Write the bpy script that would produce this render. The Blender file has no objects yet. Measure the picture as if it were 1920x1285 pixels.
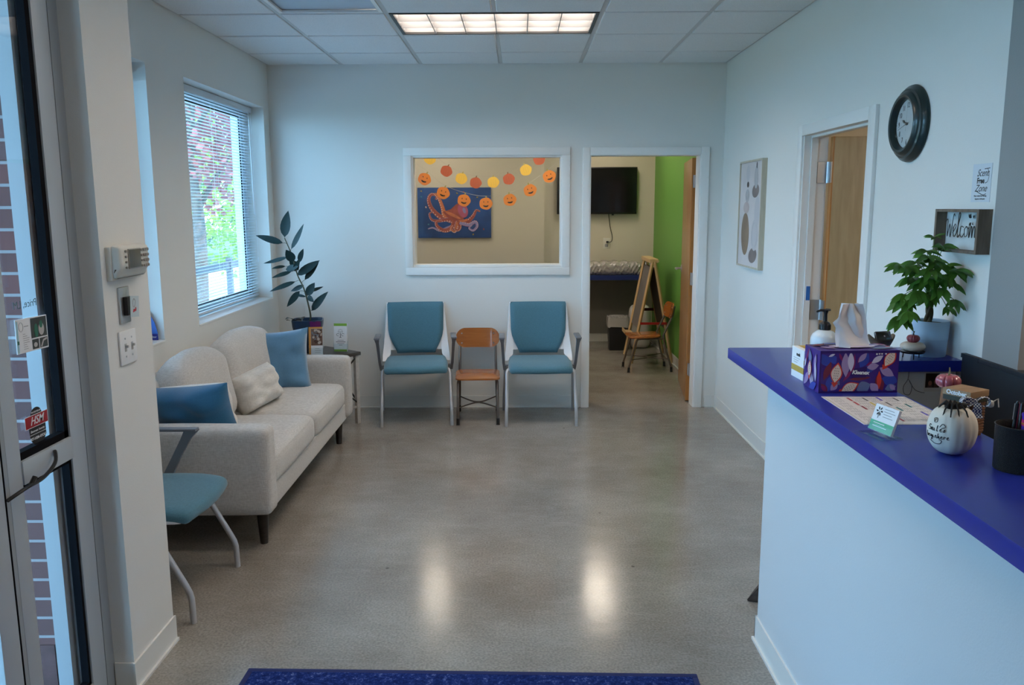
import bpy, bmesh, math, random
from mathutils import Vector, Matrix, Quaternion
from mathutils import noise as mnoise
random.seed(7)
PI = math.pi
scn = bpy.context.scene
COL = scn.collection

# ------------------------------------------------------------------ camera
FPX, PITCH, ROLL, YAW, CAMH = 1558.89, .1631, -.0041, -.0086, 1.6241
cy_, sy_, cp_, sp_, cr_, sr_ = math.cos(YAW), math.sin(YAW), math.cos(PITCH), math.sin(PITCH), math.cos(ROLL), math.sin(ROLL)
_R = Vector((cy_, -sy_, 0)); _Fh = Vector((sy_, cy_, 0)); _Z = Vector((0, 0, 1))
CF = _Fh*cp_ - _Z*sp_; _U = _Fh*sp_ + _Z*cp_
CR = cr_*_R + sr_*_U; CU = cr_*_U - sr_*_R
CO = Vector((0, 0, CAMH))
def at(px, py, **k):
    """world point where the sight line through a photo pixel meets an axis plane"""
    d = CF + CR*((px-960)/FPX) - CU*((py-642.5)/FPX)
    a, v = list(k.items())[0]; i = 'XYZ'.index(a)
    return CO + d*((v-CO[i])/d[i])
cam = bpy.data.cameras.new('camera'); co = bpy.data.objects.new('camera', cam); COL.objects.link(co)
cam.sensor_width = 36; cam.lens = FPX/1920*36; cam.clip_start = .05; cam.clip_end = 200
m = Matrix((CR, CU, -CF)).transposed().to_4x4(); m.translation = CO
co.matrix_world = m
scn.camera = co

# ------------------------------------------------------------------ materials
MATS = {}
def mat(name, col, rough=.5, metal=0, noise=None, bump=None, spec=.5, coat=0, emit=None, trans=0, ior=1.45, alpha=1, sheen=0):
    if name in MATS: return MATS[name]
    M = bpy.data.materials.new(name); M.use_nodes = True; nt = M.node_tree; N = nt.nodes; L = nt.links
    b = N['Principled BSDF']
    b.inputs['Base Color'].default_value = (*col, 1); b.inputs['Roughness'].default_value = rough
    b.inputs['Metallic'].default_value = metal; b.inputs['Specular IOR Level'].default_value = spec
    b.inputs['Coat Weight'].default_value = coat; b.inputs['Transmission Weight'].default_value = trans
    b.inputs['IOR'].default_value = ior; b.inputs['Alpha'].default_value = alpha
    b.inputs['Sheen Weight'].default_value = sheen
    if emit: b.inputs['Emission Color'].default_value = (*emit[0], 1); b.inputs['Emission Strength'].default_value = emit[1]
    tc = N.new('ShaderNodeTexCoord')
    if noise is not None:
        sc, amt = noise[0], noise[1]
        n = N.new('ShaderNodeTexNoise'); n.inputs['Scale'].default_value = sc; n.inputs['Detail'].default_value = 5
        mp = N.new('ShaderNodeMapping'); mp.inputs['Scale'].default_value = noise[2] if len(noise) > 2 else (1, 1, 1)
        L.new(tc.outputs['Object'], mp.inputs[0]); L.new(mp.outputs[0], n.inputs[0])
        r = N.new('ShaderNodeValToRGB')
        r.color_ramp.elements[0].position = .3; r.color_ramp.elements[1].position = .7
        r.color_ramp.elements[0].color = (*[c*(1-amt) for c in col], 1)
        r.color_ramp.elements[1].color = (*[min(1, c*(1+amt)) for c in col], 1)
        L.new(n.outputs[0], r.inputs[0]); L.new(r.outputs[0], b.inputs['Base Color'])
    if bump is not None:
        n2 = N.new('ShaderNodeTexNoise'); n2.inputs['Scale'].default_value = bump[0]; n2.inputs['Detail'].default_value = 3
        mp2 = N.new('ShaderNodeMapping'); mp2.inputs['Scale'].default_value = bump[2] if len(bump) > 2 else (1, 1, 1)
        L.new(tc.outputs['Object'], mp2.inputs[0]); L.new(mp2.outputs[0], n2.inputs[0])
        bp = N.new('ShaderNodeBump'); bp.inputs['Strength'].default_value = bump[1]; bp.inputs['Distance'].default_value = .004
        L.new(n2.outputs[0], bp.inputs['Height']); L.new(bp.outputs[0], b.inputs['Normal'])
    MATS[name] = M
    return M

def ramp2(nt, src, stops):
    r = nt.nodes.new('ShaderNodeValToRGB'); e = r.color_ramp.elements
    e[0].position, e[0].color = stops[0][0], (*stops[0][1], 1)
    e[1].position, e[1].color = stops[-1][0], (*stops[-1][1], 1)
    for p, c in stops[1:-1]:
        x = e.new(p); x.color = (*c, 1)
    nt.links.new(src, r.inputs[0]); return r

def make_floor():
    M = bpy.data.materials.new('polished_concrete'); M.use_nodes = True; nt = M.node_tree; N = nt.nodes; L = nt.links
    b = N['Principled BSDF']; tc = N.new('ShaderNodeTexCoord')
    n = N.new('ShaderNodeTexNoise'); n.inputs['Scale'].default_value = 1.3; n.inputs['Detail'].default_value = 8; n.inputs['Roughness'].default_value = .62
    L.new(tc.outputs['Object'], n.inputs[0])
    r = ramp2(nt, n.outputs[0], [(.28, (.20, .172, .14)), (.5, (.262, .238, .205)), (.72, (.335, .318, .29))])
    n2 = N.new('ShaderNodeTexNoise'); n2.inputs['Scale'].default_value = 110; n2.inputs['Detail'].default_value = 6
    L.new(tc.outputs['Object'], n2.inputs[0])
    r2 = ramp2(nt, n2.outputs[0], [(.30, (.74, .74, .74)), (.68, (1.22, 1.22, 1.22))])
    mx = N.new('ShaderNodeMixRGB'); mx.blend_type = 'MULTIPLY'; mx.inputs[0].default_value = 1
    L.new(r.outputs[0], mx.inputs[1]); L.new(r2.outputs[0], mx.inputs[2])
    # pale trowel marks / scuffs and small dark pits
    mp = N.new('ShaderNodeMapping'); mp.inputs['Scale'].default_value = (1, 3.2, 1); mp.inputs['Rotation'].default_value = (0, 0, .35)
    L.new(tc.outputs['Object'], mp.inputs[0])
    n3 = N.new('ShaderNodeTexNoise'); n3.inputs['Scale'].default_value = 5; n3.inputs['Detail'].default_value = 12; n3.inputs['Roughness'].default_value = .75; n3.inputs['Distortion'].default_value = .8
    L.new(mp.outputs[0], n3.inputs[0])
    r3 = ramp2(nt, n3.outputs[0], [(.50, (0, 0, 0)), (.85, (1, 1, 1))])
    mx2 = N.new('ShaderNodeMixRGB'); mx2.inputs[2].default_value = (.40, .375, .34, 1)
    mul = N.new('ShaderNodeMath'); mul.operation = 'MULTIPLY'; mul.inputs[1].default_value = .5
    L.new(r3.outputs[0], mul.inputs[0]); L.new(mul.outputs[0], mx2.inputs[0]); L.new(mx.outputs[0], mx2.inputs[1])
    v = N.new('ShaderNodeTexVoronoi'); v.inputs['Scale'].default_value = 2.6
    L.new(tc.outputs['Object'], v.inputs[0])
    r4 = ramp2(nt, v.outputs['Distance'], [(.012, (1, 1, 1)), (.03, (0, 0, 0))])
    mx3 = N.new('ShaderNodeMixRGB'); mx3.inputs[2].default_value = (.09, .08, .065, 1)
    L.new(r4.outputs[0], mx3.inputs[0]); L.new(mx2.outputs[0], mx3.inputs[1])
    L.new(mx3.outputs[0], b.inputs['Base Color'])
    r5 = ramp2(nt, n.outputs[0], [(.3, (.13, .13, .13)), (.7, (.21, .21, .21))])
    L.new(r5.outputs[0], b.inputs['Roughness'])
    b.inputs['Specular IOR Level'].default_value = .62
    bp = N.new('ShaderNodeBump'); bp.inputs['Strength'].default_value = .05; bp.inputs['Distance'].default_value = .01
    n5 = N.new('ShaderNodeTexNoise'); n5.inputs['Scale'].default_value = 7; L.new(tc.outputs['Object'], n5.inputs[0])
    L.new(n5.outputs[0], bp.inputs['Height']); L.new(bp.outputs[0], b.inputs['Normal'])
    return M

def make_brick():
    M = bpy.data.materials.new('red_brick'); M.use_nodes = True; nt = M.node_tree; N = nt.nodes; L = nt.links
    b = N['Principled BSDF']; tc = N.new('ShaderNodeTexCoord')
    sx = N.new('ShaderNodeSeparateXYZ'); L.new(tc.outputs['Object'], sx.inputs[0])
    cx = N.new('ShaderNodeCombineXYZ'); L.new(sx.outputs[0], cx.inputs[0]); L.new(sx.outputs[2], cx.inputs[1])
    br = N.new('ShaderNodeTexBrick'); L.new(cx.outputs[0], br.inputs[0])
    br.inputs['Color1'].default_value = (.135, .048, .046, 1); br.inputs['Color2'].default_value = (.085, .042, .044, 1)
    br.inputs['Mortar'].default_value = (.27, .25, .26, 1); br.inputs['Scale'].default_value = 1
    br.inputs['Mortar Size'].default_value = .005; br.inputs['Brick Width'].default_value = .203; br.inputs['Row Height'].default_value = .0677
    L.new(br.outputs['Color'], b.inputs['Base Color']); b.inputs['Roughness'].default_value = .85
    bp = N.new('ShaderNodeBump'); bp.inputs['Strength'].default_value = .6; bp.inputs['Distance'].default_value = .006; bp.invert = True
    L.new(br.outputs['Fac'], bp.inputs['Height']); L.new(bp.outputs[0], b.inputs['Normal'])
    return M

def make_wood(name, c1, c2, scale=(1, 1, 12), rough=.4, coat=.0, rings=6):
    if name in MATS: return MATS[name]
    M = bpy.data.materials.new(name); M.use_nodes = True; nt = M.node_tree; N = nt.nodes; L = nt.links
    b = N['Principled BSDF']; tc = N.new('ShaderNodeTexCoord')
    mp = N.new('ShaderNodeMapping'); mp.inputs['Scale'].default_value = scale; L.new(tc.outputs['Object'], mp.inputs[0])
    n = N.new('ShaderNodeTexNoise'); n.inputs['Scale'].default_value = rings; n.inputs['Detail'].default_value = 6; n.inputs['Distortion'].default_value = .6
    L.new(mp.outputs[0], n.inputs[0])
    r = ramp2(nt, n.outputs[0], [(.3, c1), (.7, c2)])
    L.new(r.outputs[0], b.inputs['Base Color']); b.inputs['Roughness'].default_value = rough; b.inputs['Coat Weight'].default_value = coat
    MATS[name] = M
    return M

def make_fabric(name, c1, c2, scale=260, rough=.9, bumps=.5, sheen=.3):
    if name in MATS: return MATS[name]
    M = bpy.data.materials.new(name); M.use_nodes = True; nt = M.node_tree; N = nt.nodes; L = nt.links
    b = N['Principled BSDF']; tc = N.new('ShaderNodeTexCoord')
    outs = []
    for s in ((1, 1, 9), (9, 9, 1)):
        mp = N.new('ShaderNodeMapping'); mp.inputs['Scale'].default_value = s; L.new(tc.outputs['Object'], mp.inputs[0])
        n = N.new('ShaderNodeTexNoise'); n.inputs['Scale'].default_value = scale/6; n.inputs['Detail'].default_value = 3
        L.new(mp.outputs[0], n.inputs[0]); outs.append(n)
    ad = N.new('ShaderNodeMath'); ad.operation = 'ADD'; L.new(outs[0].outputs[0], ad.inputs[0]); L.new(outs[1].outputs[0], ad.inputs[1])
    hf = N.new('ShaderNodeMath'); hf.operation = 'MULTIPLY'; hf.inputs[1].default_value = .5; L.new(ad.outputs[0], hf.inputs[0])
    r = ramp2(nt, hf.outputs[0], [(.36, c1), (.62, c2)])
    L.new(r.outputs[0], b.inputs['Base Color']); b.inputs['Roughness'].default_value = rough; b.inputs['Sheen Weight'].default_value = sheen
    b.inputs['Specular IOR Level'].default_value = .2
    bp = N.new('ShaderNodeBump'); bp.inputs['Strength'].default_value = bumps; bp.inputs['Distance'].default_value = .002
    L.new(hf.outputs[0], bp.inputs['Height']); L.new(bp.outputs[0], b.inputs['Normal'])
    MATS[name] = M
    return M

def make_glass(name='window_glass', tint=(.97, .99, 1), refl=.06):
    if name in MATS: return MATS[name]
    M = bpy.data.materials.new(name); M.use_nodes = True; nt = M.node_tree; N = nt.nodes; L = nt.links
    N.clear(); o = N.new('ShaderNodeOutputMaterial'); t = N.new('ShaderNodeBsdfTransparent'); t.inputs[0].default_value = (*tint, 1)
    g = N.new('ShaderNodeBsdfGlossy'); g.inputs['Roughness'].default_value = .02; g.inputs[0].default_value = (1, 1, 1, 1)
    fr = N.new('ShaderNodeLayerWeight'); fr.inputs[0].default_value = .5
    pw = N.new('ShaderNodeMath'); pw.operation = 'POWER'; pw.inputs[1].default_value = 5; L.new(fr.outputs['Facing'], pw.inputs[0])
    ma = N.new('ShaderNodeMath'); ma.operation = 'MULTIPLY_ADD'; ma.inputs[1].default_value = .75; ma.inputs[2].default_value = .025; L.new(pw.outputs[0], ma.inputs[0])
    mx = N.new('ShaderNodeMixShader'); L.new(ma.outputs[0], mx.inputs[0]); L.new(t.outputs[0], mx.inputs[1]); L.new(g.outputs[0], mx.inputs[2])
    L.new(mx.outputs[0], o.inputs[0]); MATS[name] = M
    return M

WALL = mat('painted_wall', (.74, .73, .69), .6, bump=(220, .12))
TRIMW = mat('painted_trim', (.80, .79, .76), .35)
CREAM = mat('cream_paint', (.66, .60, .48), .6, bump=(220, .1))
GREEN = mat('green_paint', (.15, .36, .065), .55, bump=(220, .1))
VINYL = mat('vinyl_baseboard', (.72, .72, .69), .4)
FLOOR = make_floor(); BRICK = make_brick(); GLASS = make_glass()
ALU = mat('anodised_aluminium', (.50, .54, .56), .4, .55)
RUBBER = mat('black_gasket', (.005, .005, .007), .8, spec=.1)
BLACK = mat('black_plastic', (.015, .015, .016), .35)
CHROME = mat('brushed_steel', (.55, .55, .56), .3, .9)
WHITE = mat('white_plastic', (.80, .80, .79), .4)
BEIGE = mat('beige_plastic', (.66, .64, .57), .45)
PAPER = mat('white_paper', (.80, .80, .80), .7)
INK = mat('black_ink', (.02, .02, .022), .6)
GREYINK = mat('grey_ink', (.30, .30, .30), .6)
TEAL = make_fabric('teal_upholstery', (.060, .160, .215), (.085, .21, .275), 500, .75, .3)
SHELL = mat('white_chair_shell', (.84, .85, .87), .35)
GREYMET = mat('silver_painted_metal', (.50, .51, .53), .34, .35)
DGREYMET = mat('dark_grey_arm_plastic', (.17, .18, .20), .45)
SOFAF = make_fabric('oatmeal_sofa_weave', (.46, .43, .395), (.63, .60, .56), 300, .95, .9)
DARKW = make_wood('dark_stained_wood', (.012, .009, .007), (.03, .022, .017), rough=.35)
COUNTER = mat('blue_laminate', (.015, .028, .27), .32, noise=(60, .04), coat=.15)
CHAR = mat('charcoal_panel', (.018, .022, .03), .5)
MAPLE = make_wood('maple_door', (.40, .27, .13), (.52, .37, .20), (6, 6, .7), .4, 0, 4)
OAKO = make_wood('orange_oak', (.42, .16, .035), (.55, .23, .06), (5, 5, .6), .35, .2, 5)
CHAIRW = make_wood('varnished_plywood', (.33, .10, .02), (.45, .155, .035), (1.2, 14, 14), .25, .5, 4)
EASELW = make_wood('pale_pine', (.55, .36, .17), (.65, .45, .23), (6, 6, .8), .5)

# ------------------------------------------------------------------ mesh builder
class MB:
    def __init__(s): s.bm = bmesh.new(); s.mi = 0
    def _merge(s, bm2, M=None):
        if M is not None: bm2.transform(M)
        me = bpy.data.meshes.new('tmp'); bm2.to_mesh(me); bm2.free()
        for p in me.polygons: p.material_index = s.mi
        s.bm.from_mesh(me); bpy.data.meshes.remove(me)
    def box(s, x0, y0, z0, x1, y1, z1, M=None, r=0, seg=2):
        b = bmesh.new(); bmesh.ops.create_cube(b, size=1)
        for v in b.verts:
            v.co = Vector((x0+(v.co.x+.5)*(x1-x0), y0+(v.co.y+.5)*(y1-y0), z0+(v.co.z+.5)*(z1-z0)))
        if r > 0: bmesh.ops.bevel(b, geom=list(b.edges), offset=r, segments=seg, affect='EDGES', profile=.6)
        s._merge(b, M); return s
    def tube(s, pts, r, seg=10, closed=False, M=None, cap=True):
        pts = [Vector(p) for p in pts]; n = len(pts)
        rs = r if isinstance(r, (list, tuple)) else [r]*n
        b = bmesh.new(); rings = []
        T = []
        for i in range(n):
            if closed: t = pts[(i+1) % n]-pts[i-1]
            else: t = pts[min(i+1, n-1)]-pts[max(i-1, 0)]
            T.append(t.normalized())
        up = Vector((0, 0, 1)) if abs(T[0].z) < .9 else Vector((1, 0, 0))
        nrm = T[0].cross(up).normalized()
        for i in range(n):
            if i: 
                q = T[i-1].rotation_difference(T[i]); nrm = (q @ nrm).normalized()
            bn = T[i].cross(nrm)
            rings.append([b.verts.new(pts[i]+rs[i]*(math.cos(2*PI*k/seg)*nrm+math.sin(2*PI*k/seg)*bn)) for k in range(seg)])
        for i in range(n-1 if not closed else n):
            a, c = rings[i], rings[(i+1) % n]
            for k in range(seg): b.faces.new((a[k], a[(k+1) % seg], c[(k+1) % seg], c[k]))
        if not closed and cap:
            b.faces.new(rings[0][::-1]); b.faces.new(rings[-1])
        s._merge(b, M); return s
    def cyl(s, p0, p1, r0, r1=None, seg=20, M=None): return s.tube([p0, p1], [r0, r0 if r1 is None else r1], seg, M=M)
    def lathe(s, prof, seg=32, M=None, fn=None):
        flat = len(prof) == 2
        b = bmesh.new(); rings = []
        for (r, z) in prof:
            ring = []
            for k in range(seg):
                a = 2*PI*k/seg; rr = r*(fn(a, r, z) if fn else 1)
                ring.append(b.verts.new((rr*math.cos(a), rr*math.sin(a), z)))
            rings.append(ring)
        for i in range(len(rings)-1):
            a, c = rings[i], rings[i+1]
            for k in range(seg): b.faces.new((a[k], a[(k+1) % seg], c[(k+1) % seg], c[k]))
        if prof[0][0] > 1e-4: b.faces.new(rings[0][::-1])
        if prof[-1][0] > 1e-4 and not flat and prof[-1][1]-prof[0][1] > .02: b.faces.new(rings[-1])
        bmesh.ops.remove_doubles(b, verts=b.verts, dist=1e-5)
        s._merge(b, M); return s
    def prism(s, poly, z0, z1, M=None, r=0, seg=2):
        b = bmesh.new(); lo = [b.verts.new((x, y, z0)) for x, y in poly]; hi = [b.verts.new((x, y, z1)) for x, y in poly]
        n = len(poly); b.faces.new(lo[::-1]); b.faces.new(hi)
        for k in range(n): b.faces.new((lo[k], lo[(k+1) % n], hi[(k+1) % n], hi[k]))
        if r > 0:
            es = [e for e in b.edges if abs(e.verts[0].co.z-e.verts[1].co.z) < 1e-6]
            bmesh.ops.bevel(b, geom=es, offset=r, segments=seg, affect='EDGES', profile=.6)
        s._merge(b, M); return s
    def grid(s, fn, nu, nv, M=None, closeu=False):
        b = bmesh.new(); V = [[b.verts.new(fn(i/nu, j/nv)) for j in range(nv+1)] for i in range(nu+1)]
        for i in range(nu):
            for j in range(nv): b.faces.new((V[i][j], V[i+1][j], V[i+1][j+1], V[i][j+1]))
        bmesh.ops.remove_doubles(b, verts=b.verts, dist=1e-6)
        s._merge(b, M); return s
    def soft(s, sx, sy, sz, r, crown=(0, 0, 0), n=14, M=None, fn=None, wob=0, seed=0):
        """rounded box around the origin whose faces bulge by crown"""
        b = bmesh.new(); bmesh.ops.create_cube(b, size=2)
        bmesh.ops.subdivide_edges(b, edges=list(b.edges), cuts=n, use_grid_fill=True)
        h = Vector((sx/2, sy/2, sz/2)); rr = min(r, sx/2-1e-4, sy/2-1e-4, sz/2-1e-4)
        for v in b.verts:
            # denser near the edges
            q = Vector([math.sin(c*PI/2)*.6+c*.4 for c in v.co])
            p = Vector((q.x*h.x, q.y*h.y, q.z*h.z))
            c = Vector([max(-h[i]+rr, min(h[i]-rr, p[i])) for i in range(3)])
            d = p-c
            if d.length > 1e-9: p = c+d.normalized()*rr
            u = Vector((p.x/h.x, p.y/h.y, p.z/h.z))
            p.x += crown[0]*u.x*(1-u.y**2)*(1-u.z**2)
            p.y += crown[1]*u.y*(1-u.x**2)*(1-u.z**2)
            p.z += crown[2]*u.z*(1-u.x**2)*(1-u.y**2)
            if wob: p += mnoise.noise_vector(p*9+Vector((seed, 0, 0)))*wob
            v.co = fn(p, u) if fn else p
        s._merge(b, M); return s
    def pillow(s, w, h, t, M=None, n=18, pinch=.07, wob=.004, seed=0):
        """a filled cushion in its own xz plane, y is thickness; w, h outer size"""
        for sg in (-1, 1):
            def f(u, v):
                a, c = u*2-1, v*2-1
                x = w/2*a*(1-pinch*(1-a*a)*0-pinch*(1-c*c)*abs(a)**.5*1); z = h/2*c*(1-pinch*(1-a*a)*abs(c)**.5)
                th = t/2*max(0, (1-a**4))**.55*max(0, (1-c**4))**.55
                k = mnoise.noise(Vector((a*2+seed, c*2, sg*3)))*wob*6*min(1, th/t*3)
                return Vector((x, sg*(th+k), z))
            s.grid(f, n, n, M)
        bmesh.ops.remove_doubles(s.bm, verts=s.bm.verts, dist=1e-4)
        return s
    def leaf(s, p0, p1, w, nrm, curl=.15, fold=.25, tipk=1.5, nseg=7):
        p0, p1 = Vector(p0), Vector(p1); d = p1-p0; Ln = d.length; t = d.normalized(); nrm = Vector(nrm)
        sd = t.cross(nrm).normalized(); nn = sd.cross(t).normalized()
        b = bmesh.new(); rows = []
        for i in range(nseg+1):
            u = i/nseg; wd = w*math.sin(PI*u**.85)**.8*(1-.25*u) if 0 < u < 1 else 0
            c = p0+t*Ln*u+nn*(curl*Ln*(4*u*(1-u))*.35)
            if wd < 1e-6: rows.append([b.verts.new(c)]*3)
            else: rows.append([b.verts.new(c-sd*wd+nn*fold*wd), b.verts.new(c), b.verts.new(c+sd*wd+nn*fold*wd)])
        for i in range(nseg):
            a, c = rows[i], rows[i+1]
            for k in (0, 1):
                vs = []
                for v in (a[k], a[k+1], c[k+1], c[k]):
                    if v not in vs: vs.append(v)
                if len(vs) > 2: b.faces.new(vs)
        s._merge(b); return s
    def text(s, body, size, M, shear=0, align='CENTER', ext=.0003, bold=0, sx=1, space=1):
        cu = bpy.data.curves.new('t', 'FONT'); cu.body = body; cu.size = size; cu.shear = shear
        cu.align_x = align; cu.align_y = 'CENTER'; cu.extrude = ext; cu.offset = bold; cu.resolution_u = 3; cu.space_character = space
        o = bpy.data.objects.new('t', cu); COL.objects.link(o)
        dg = bpy.context.evaluated_depsgraph_get(); me = bpy.data.meshes.new_from_object(o.evaluated_get(dg))
        b = bmesh.new(); b.from_mesh(me); bpy.data.objects.remove(o); bpy.data.curves.remove(cu); bpy.data.meshes.remove(me)
        s._merge(b, M @ Matrix.Diagonal((sx, 1, 1, 1))); return s
    def stroke(s, pts, w, M, t=.0006):
        """flat ribbon along a 2d polyline in M's xy plane"""
        pts = [Vector((p[0], p[1], 0)) for p in pts]; n = len(pts); ws = w if isinstance(w, (list, tuple)) else [w]*n
        b = bmesh.new(); L = []; R = []
        for i in range(n):
            d = (pts[min(i+1, n-1)]-pts[max(i-1, 0)]).normalized(); q = Vector((-d.y, d.x, 0))
            L.append(b.verts.new(pts[i]+q*ws[i]+Vector((0, 0, t)))); R.append(b.verts.new(pts[i]-q*ws[i]+Vector((0, 0, t))))
        for i in range(n-1): b.faces.new((R[i], R[i+1], L[i+1], L[i]))
        s._merge(b, M); return s
    def disc(s, x, y, rx, M, ry=None, t=.0006, seg=20, rot=0):
        ry = ry or rx; b = bmesh.new()
        b.faces.new([b.verts.new((x+rx*math.cos(2*PI*k/seg)*math.cos(rot)-ry*math.sin(2*PI*k/seg)*math.sin(rot),
                                  y+rx*math.cos(2*PI*k/seg)*math.sin(rot)+ry*math.sin(2*PI*k/seg)*math.cos(rot), t)) for k in range(seg)])
        s._merge(b, M); return s
    def quad(s, x0, y0, x1, y1, M, t=.0006):
        b = bmesh.new(); b.faces.new([b.verts.new(p) for p in ((x0, y0, t), (x1, y0, t), (x1, y1, t), (x0, y1, t))]); s._merge(b, M); return s
    def poly(s, pts, M, t=.0006):
        b = bmesh.new(); b.faces.new([b.verts.new((p[0], p[1], t)) for p in pts]); s._merge(b, M); return s

def smooth(pts, n=6, closed=False):
    P = [Vector(p) if len(p) == 3 else Vector((p[0], p[1], 0)) for p in pts]; N_ = len(P); out = []
    for i in range(N_ if closed else N_-1):
        a, b, c, d = P[(i-1) % N_ if closed else max(i-1, 0)], P[i], P[(i+1) % N_], P[(i+2) % N_ if closed else min(i+2, N_-1)]
        for k in range(n):
            t = k/n
            out.append(.5*((2*b)+(-a+c)*t+(2*a-5*b+4*c-d)*t*t+(-a+3*b-3*c+d)*t**3))
    if not closed: out.append(P[-1])
    return out

def obj(name, mb, mats, parent=None, world=False, ang=40, flat=False, recalc=True):
    me = bpy.data.meshes.new(name)
    if world and parent is not None:
        mb.bm.transform(wm(parent).inverted())
    if recalc: bmesh.ops.recalc_face_normals(mb.bm, faces=mb.bm.faces)
    mb.bm.to_mesh(me); mb.bm.free()
    for m_ in (mats if isinstance(mats, (list, tuple)) else [mats]): me.materials.append(m_)
    if not flat:
        me.shade_smooth(); me.set_sharp_from_angle(angle=math.radians(ang))
    o = bpy.data.objects.new(name, me); COL.objects.link(o)
    if parent is not None: o.parent = parent
    return o
def wm(o):
    m_ = o.matrix_basis.copy()
    return wm(o.parent) @ m_ if o.parent else m_
def thing(name, label, cat, loc=(0, 0, 0), rotz=0, group=None):
    o = bpy.data.objects.new(name, None); COL.objects.link(o); o.location = loc; o.rotation_euler = (0, 0, rotz)
    o.empty_display_size = .05
    o['label'] = label; o['category'] = cat
    if group: o['group'] = group
    return o
def tag(o, label, cat, group=None):
    o['label'] = label; o['category'] = cat
    if group: o['group'] = group
    return o
def struct(name, mb, m_, parent=None, **k):
    o = obj(name, mb, m_, parent, **k)
    if parent is None: o['kind'] = 'structure'
    return o
def copy_tree(o, parent=None):
    c = o.copy(); COL.objects.link(c); c.parent = parent
    for ch in [x for x in COL.objects if x.parent == o]: copy_tree(ch, c)
    return c
def F(kind, loc, roll=0):
    """frame of a thing on a surface: x right, y up, z out of the surface as its viewer sees it"""
    X = {'right': (0, -1, 0), 'left': (0, 1, 0), 'back': (1, 0, 0), 'front': (-1, 0, 0), 'flat': (1, 0, 0)}[kind]
    Y = (0, 1, 0) if kind == 'flat' else (0, 0, 1)
    Zv = Vector(X).cross(Vector(Y))
    M = Matrix((Vector(X), Vector(Y), Zv)).transposed().to_4x4(); M.translation = Vector(loc)
    return M @ Matrix.Rotation(roll, 4, 'Z')

def wall_boxes(mb, axis, c0, c1, a0, a1, z0, z1, holes):
    """wall slab normal to axis, thickness c0..c1, running a0..a1, with rectangular holes (h0,h1,hz0,hz1)"""
    def bx(s0, s1, q0, q1):
        if s1-s0 < 1e-4 or q1-q0 < 1e-4: return
        if axis == 'x': mb.box(c0, s0, q0, c1, s1, q1)
        else: mb.box(s0, c0, q0, s1, c1, q1)
    cur = a0
    for h0, h1, hz0, hz1 in sorted(holes):
        bx(cur, h0, z0, z1); bx(h0, h1, z0, hz0); bx(h0, h1, hz1, z1); cur = h1
    bx(cur, a1, z0, z1)

# ------------------------------------------------------------------ the room
D, XL, XR, H = 6.615, -1.93, 1.593, 2.70
b = MB(); b.box(-2.6, -2.2, -.12, 4.2, 10.1, 0); struct('floor', b, FLOOR)
# left wall with two windows
b = MB(); wall_boxes(b, 'x', -2.18, XL, 2.60, 6.735, 0, 2.9, [(2.94, 4.458, .90, 2.364), (4.955, 6.475, .912, 2.366)])
struct('wall_left', b, WALL)
b = MB(); b.box(-1.93, 2.60, 0, -1.31, 2.923, 2.9); struct('wall_entry', b, WALL)
# back wall with the interior window and the doorway
IW = (-.84, .343, 1.146, 2.014); DB = (.545, 1.428, 0, 2.025)
b = MB(); wall_boxes(b, 'y', D, 6.735, -1.93, XR, 0, 2.9, [IW, DB]); struct('wall_back', b, WALL)
# right wall with the door
DR = (3.865, 4.765, 0, 2.02)
b = MB(); wall_boxes(b, 'x', XR, 1.713, 2.82, 6.735, 0, 2.9, [DR]); struct('wall_right', b, WALL)
# dark half-height partition that carries on from the end of the right wall
b = MB(); b.box(1.58, -.6, 0, 1.70, 2.819, 1.085); b.box(1.58, 2.819, 0, 1.593, 2.93, 1.085)
b.box(1.575, -.6, 1.085, 1.713, 2.819, 1.10, r=.003); b.box(1.575, 2.819, 1.085, 1.593, 2.93, 1.10)
struct('wall_partition', b, CHAR)
b = MB(); b.box(1.589, 2.615, 1.10, 1.713, 2.822, 2.9); b.box(1.713, 2.60, 0, 1.713, 2.6, 0) if False else None; struct('wall_pier', b, mat('grey_paint', (.30, .30, .29), .6, bump=(220, .1)))
# playroom and side room shells
b = MB(); b.box(-2.1, 9.85, 0, .30, 10.07, 2.9); b.box(.30, 9.95, 0, 1.60, 10.07, 2.9); struct('wall_playroom', b, CREAM)
b = MB(); b.box(-2.2, 6.735, 0, -2.1, 10.07, 2.9); struct('wall_playroom_left', b, CREAM)
b = MB(); b.box(1.60, 6.735, 0, 1.72, 10.07, 2.9); struct('wall_green', b, GREEN)
b = MB(); b.box(1.713, 6.6, 0, 4.1, 6.72, 2.9); b.box(4.0, -2.1, 0, 4.1, 6.6, 2.9); struct('wall_side_room', b, CREAM)
b = MB(); b.box(-2.3, -2.2, 0, 4.1, -2.1, 2.9); struct('wall_rear', b, WALL)
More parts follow.
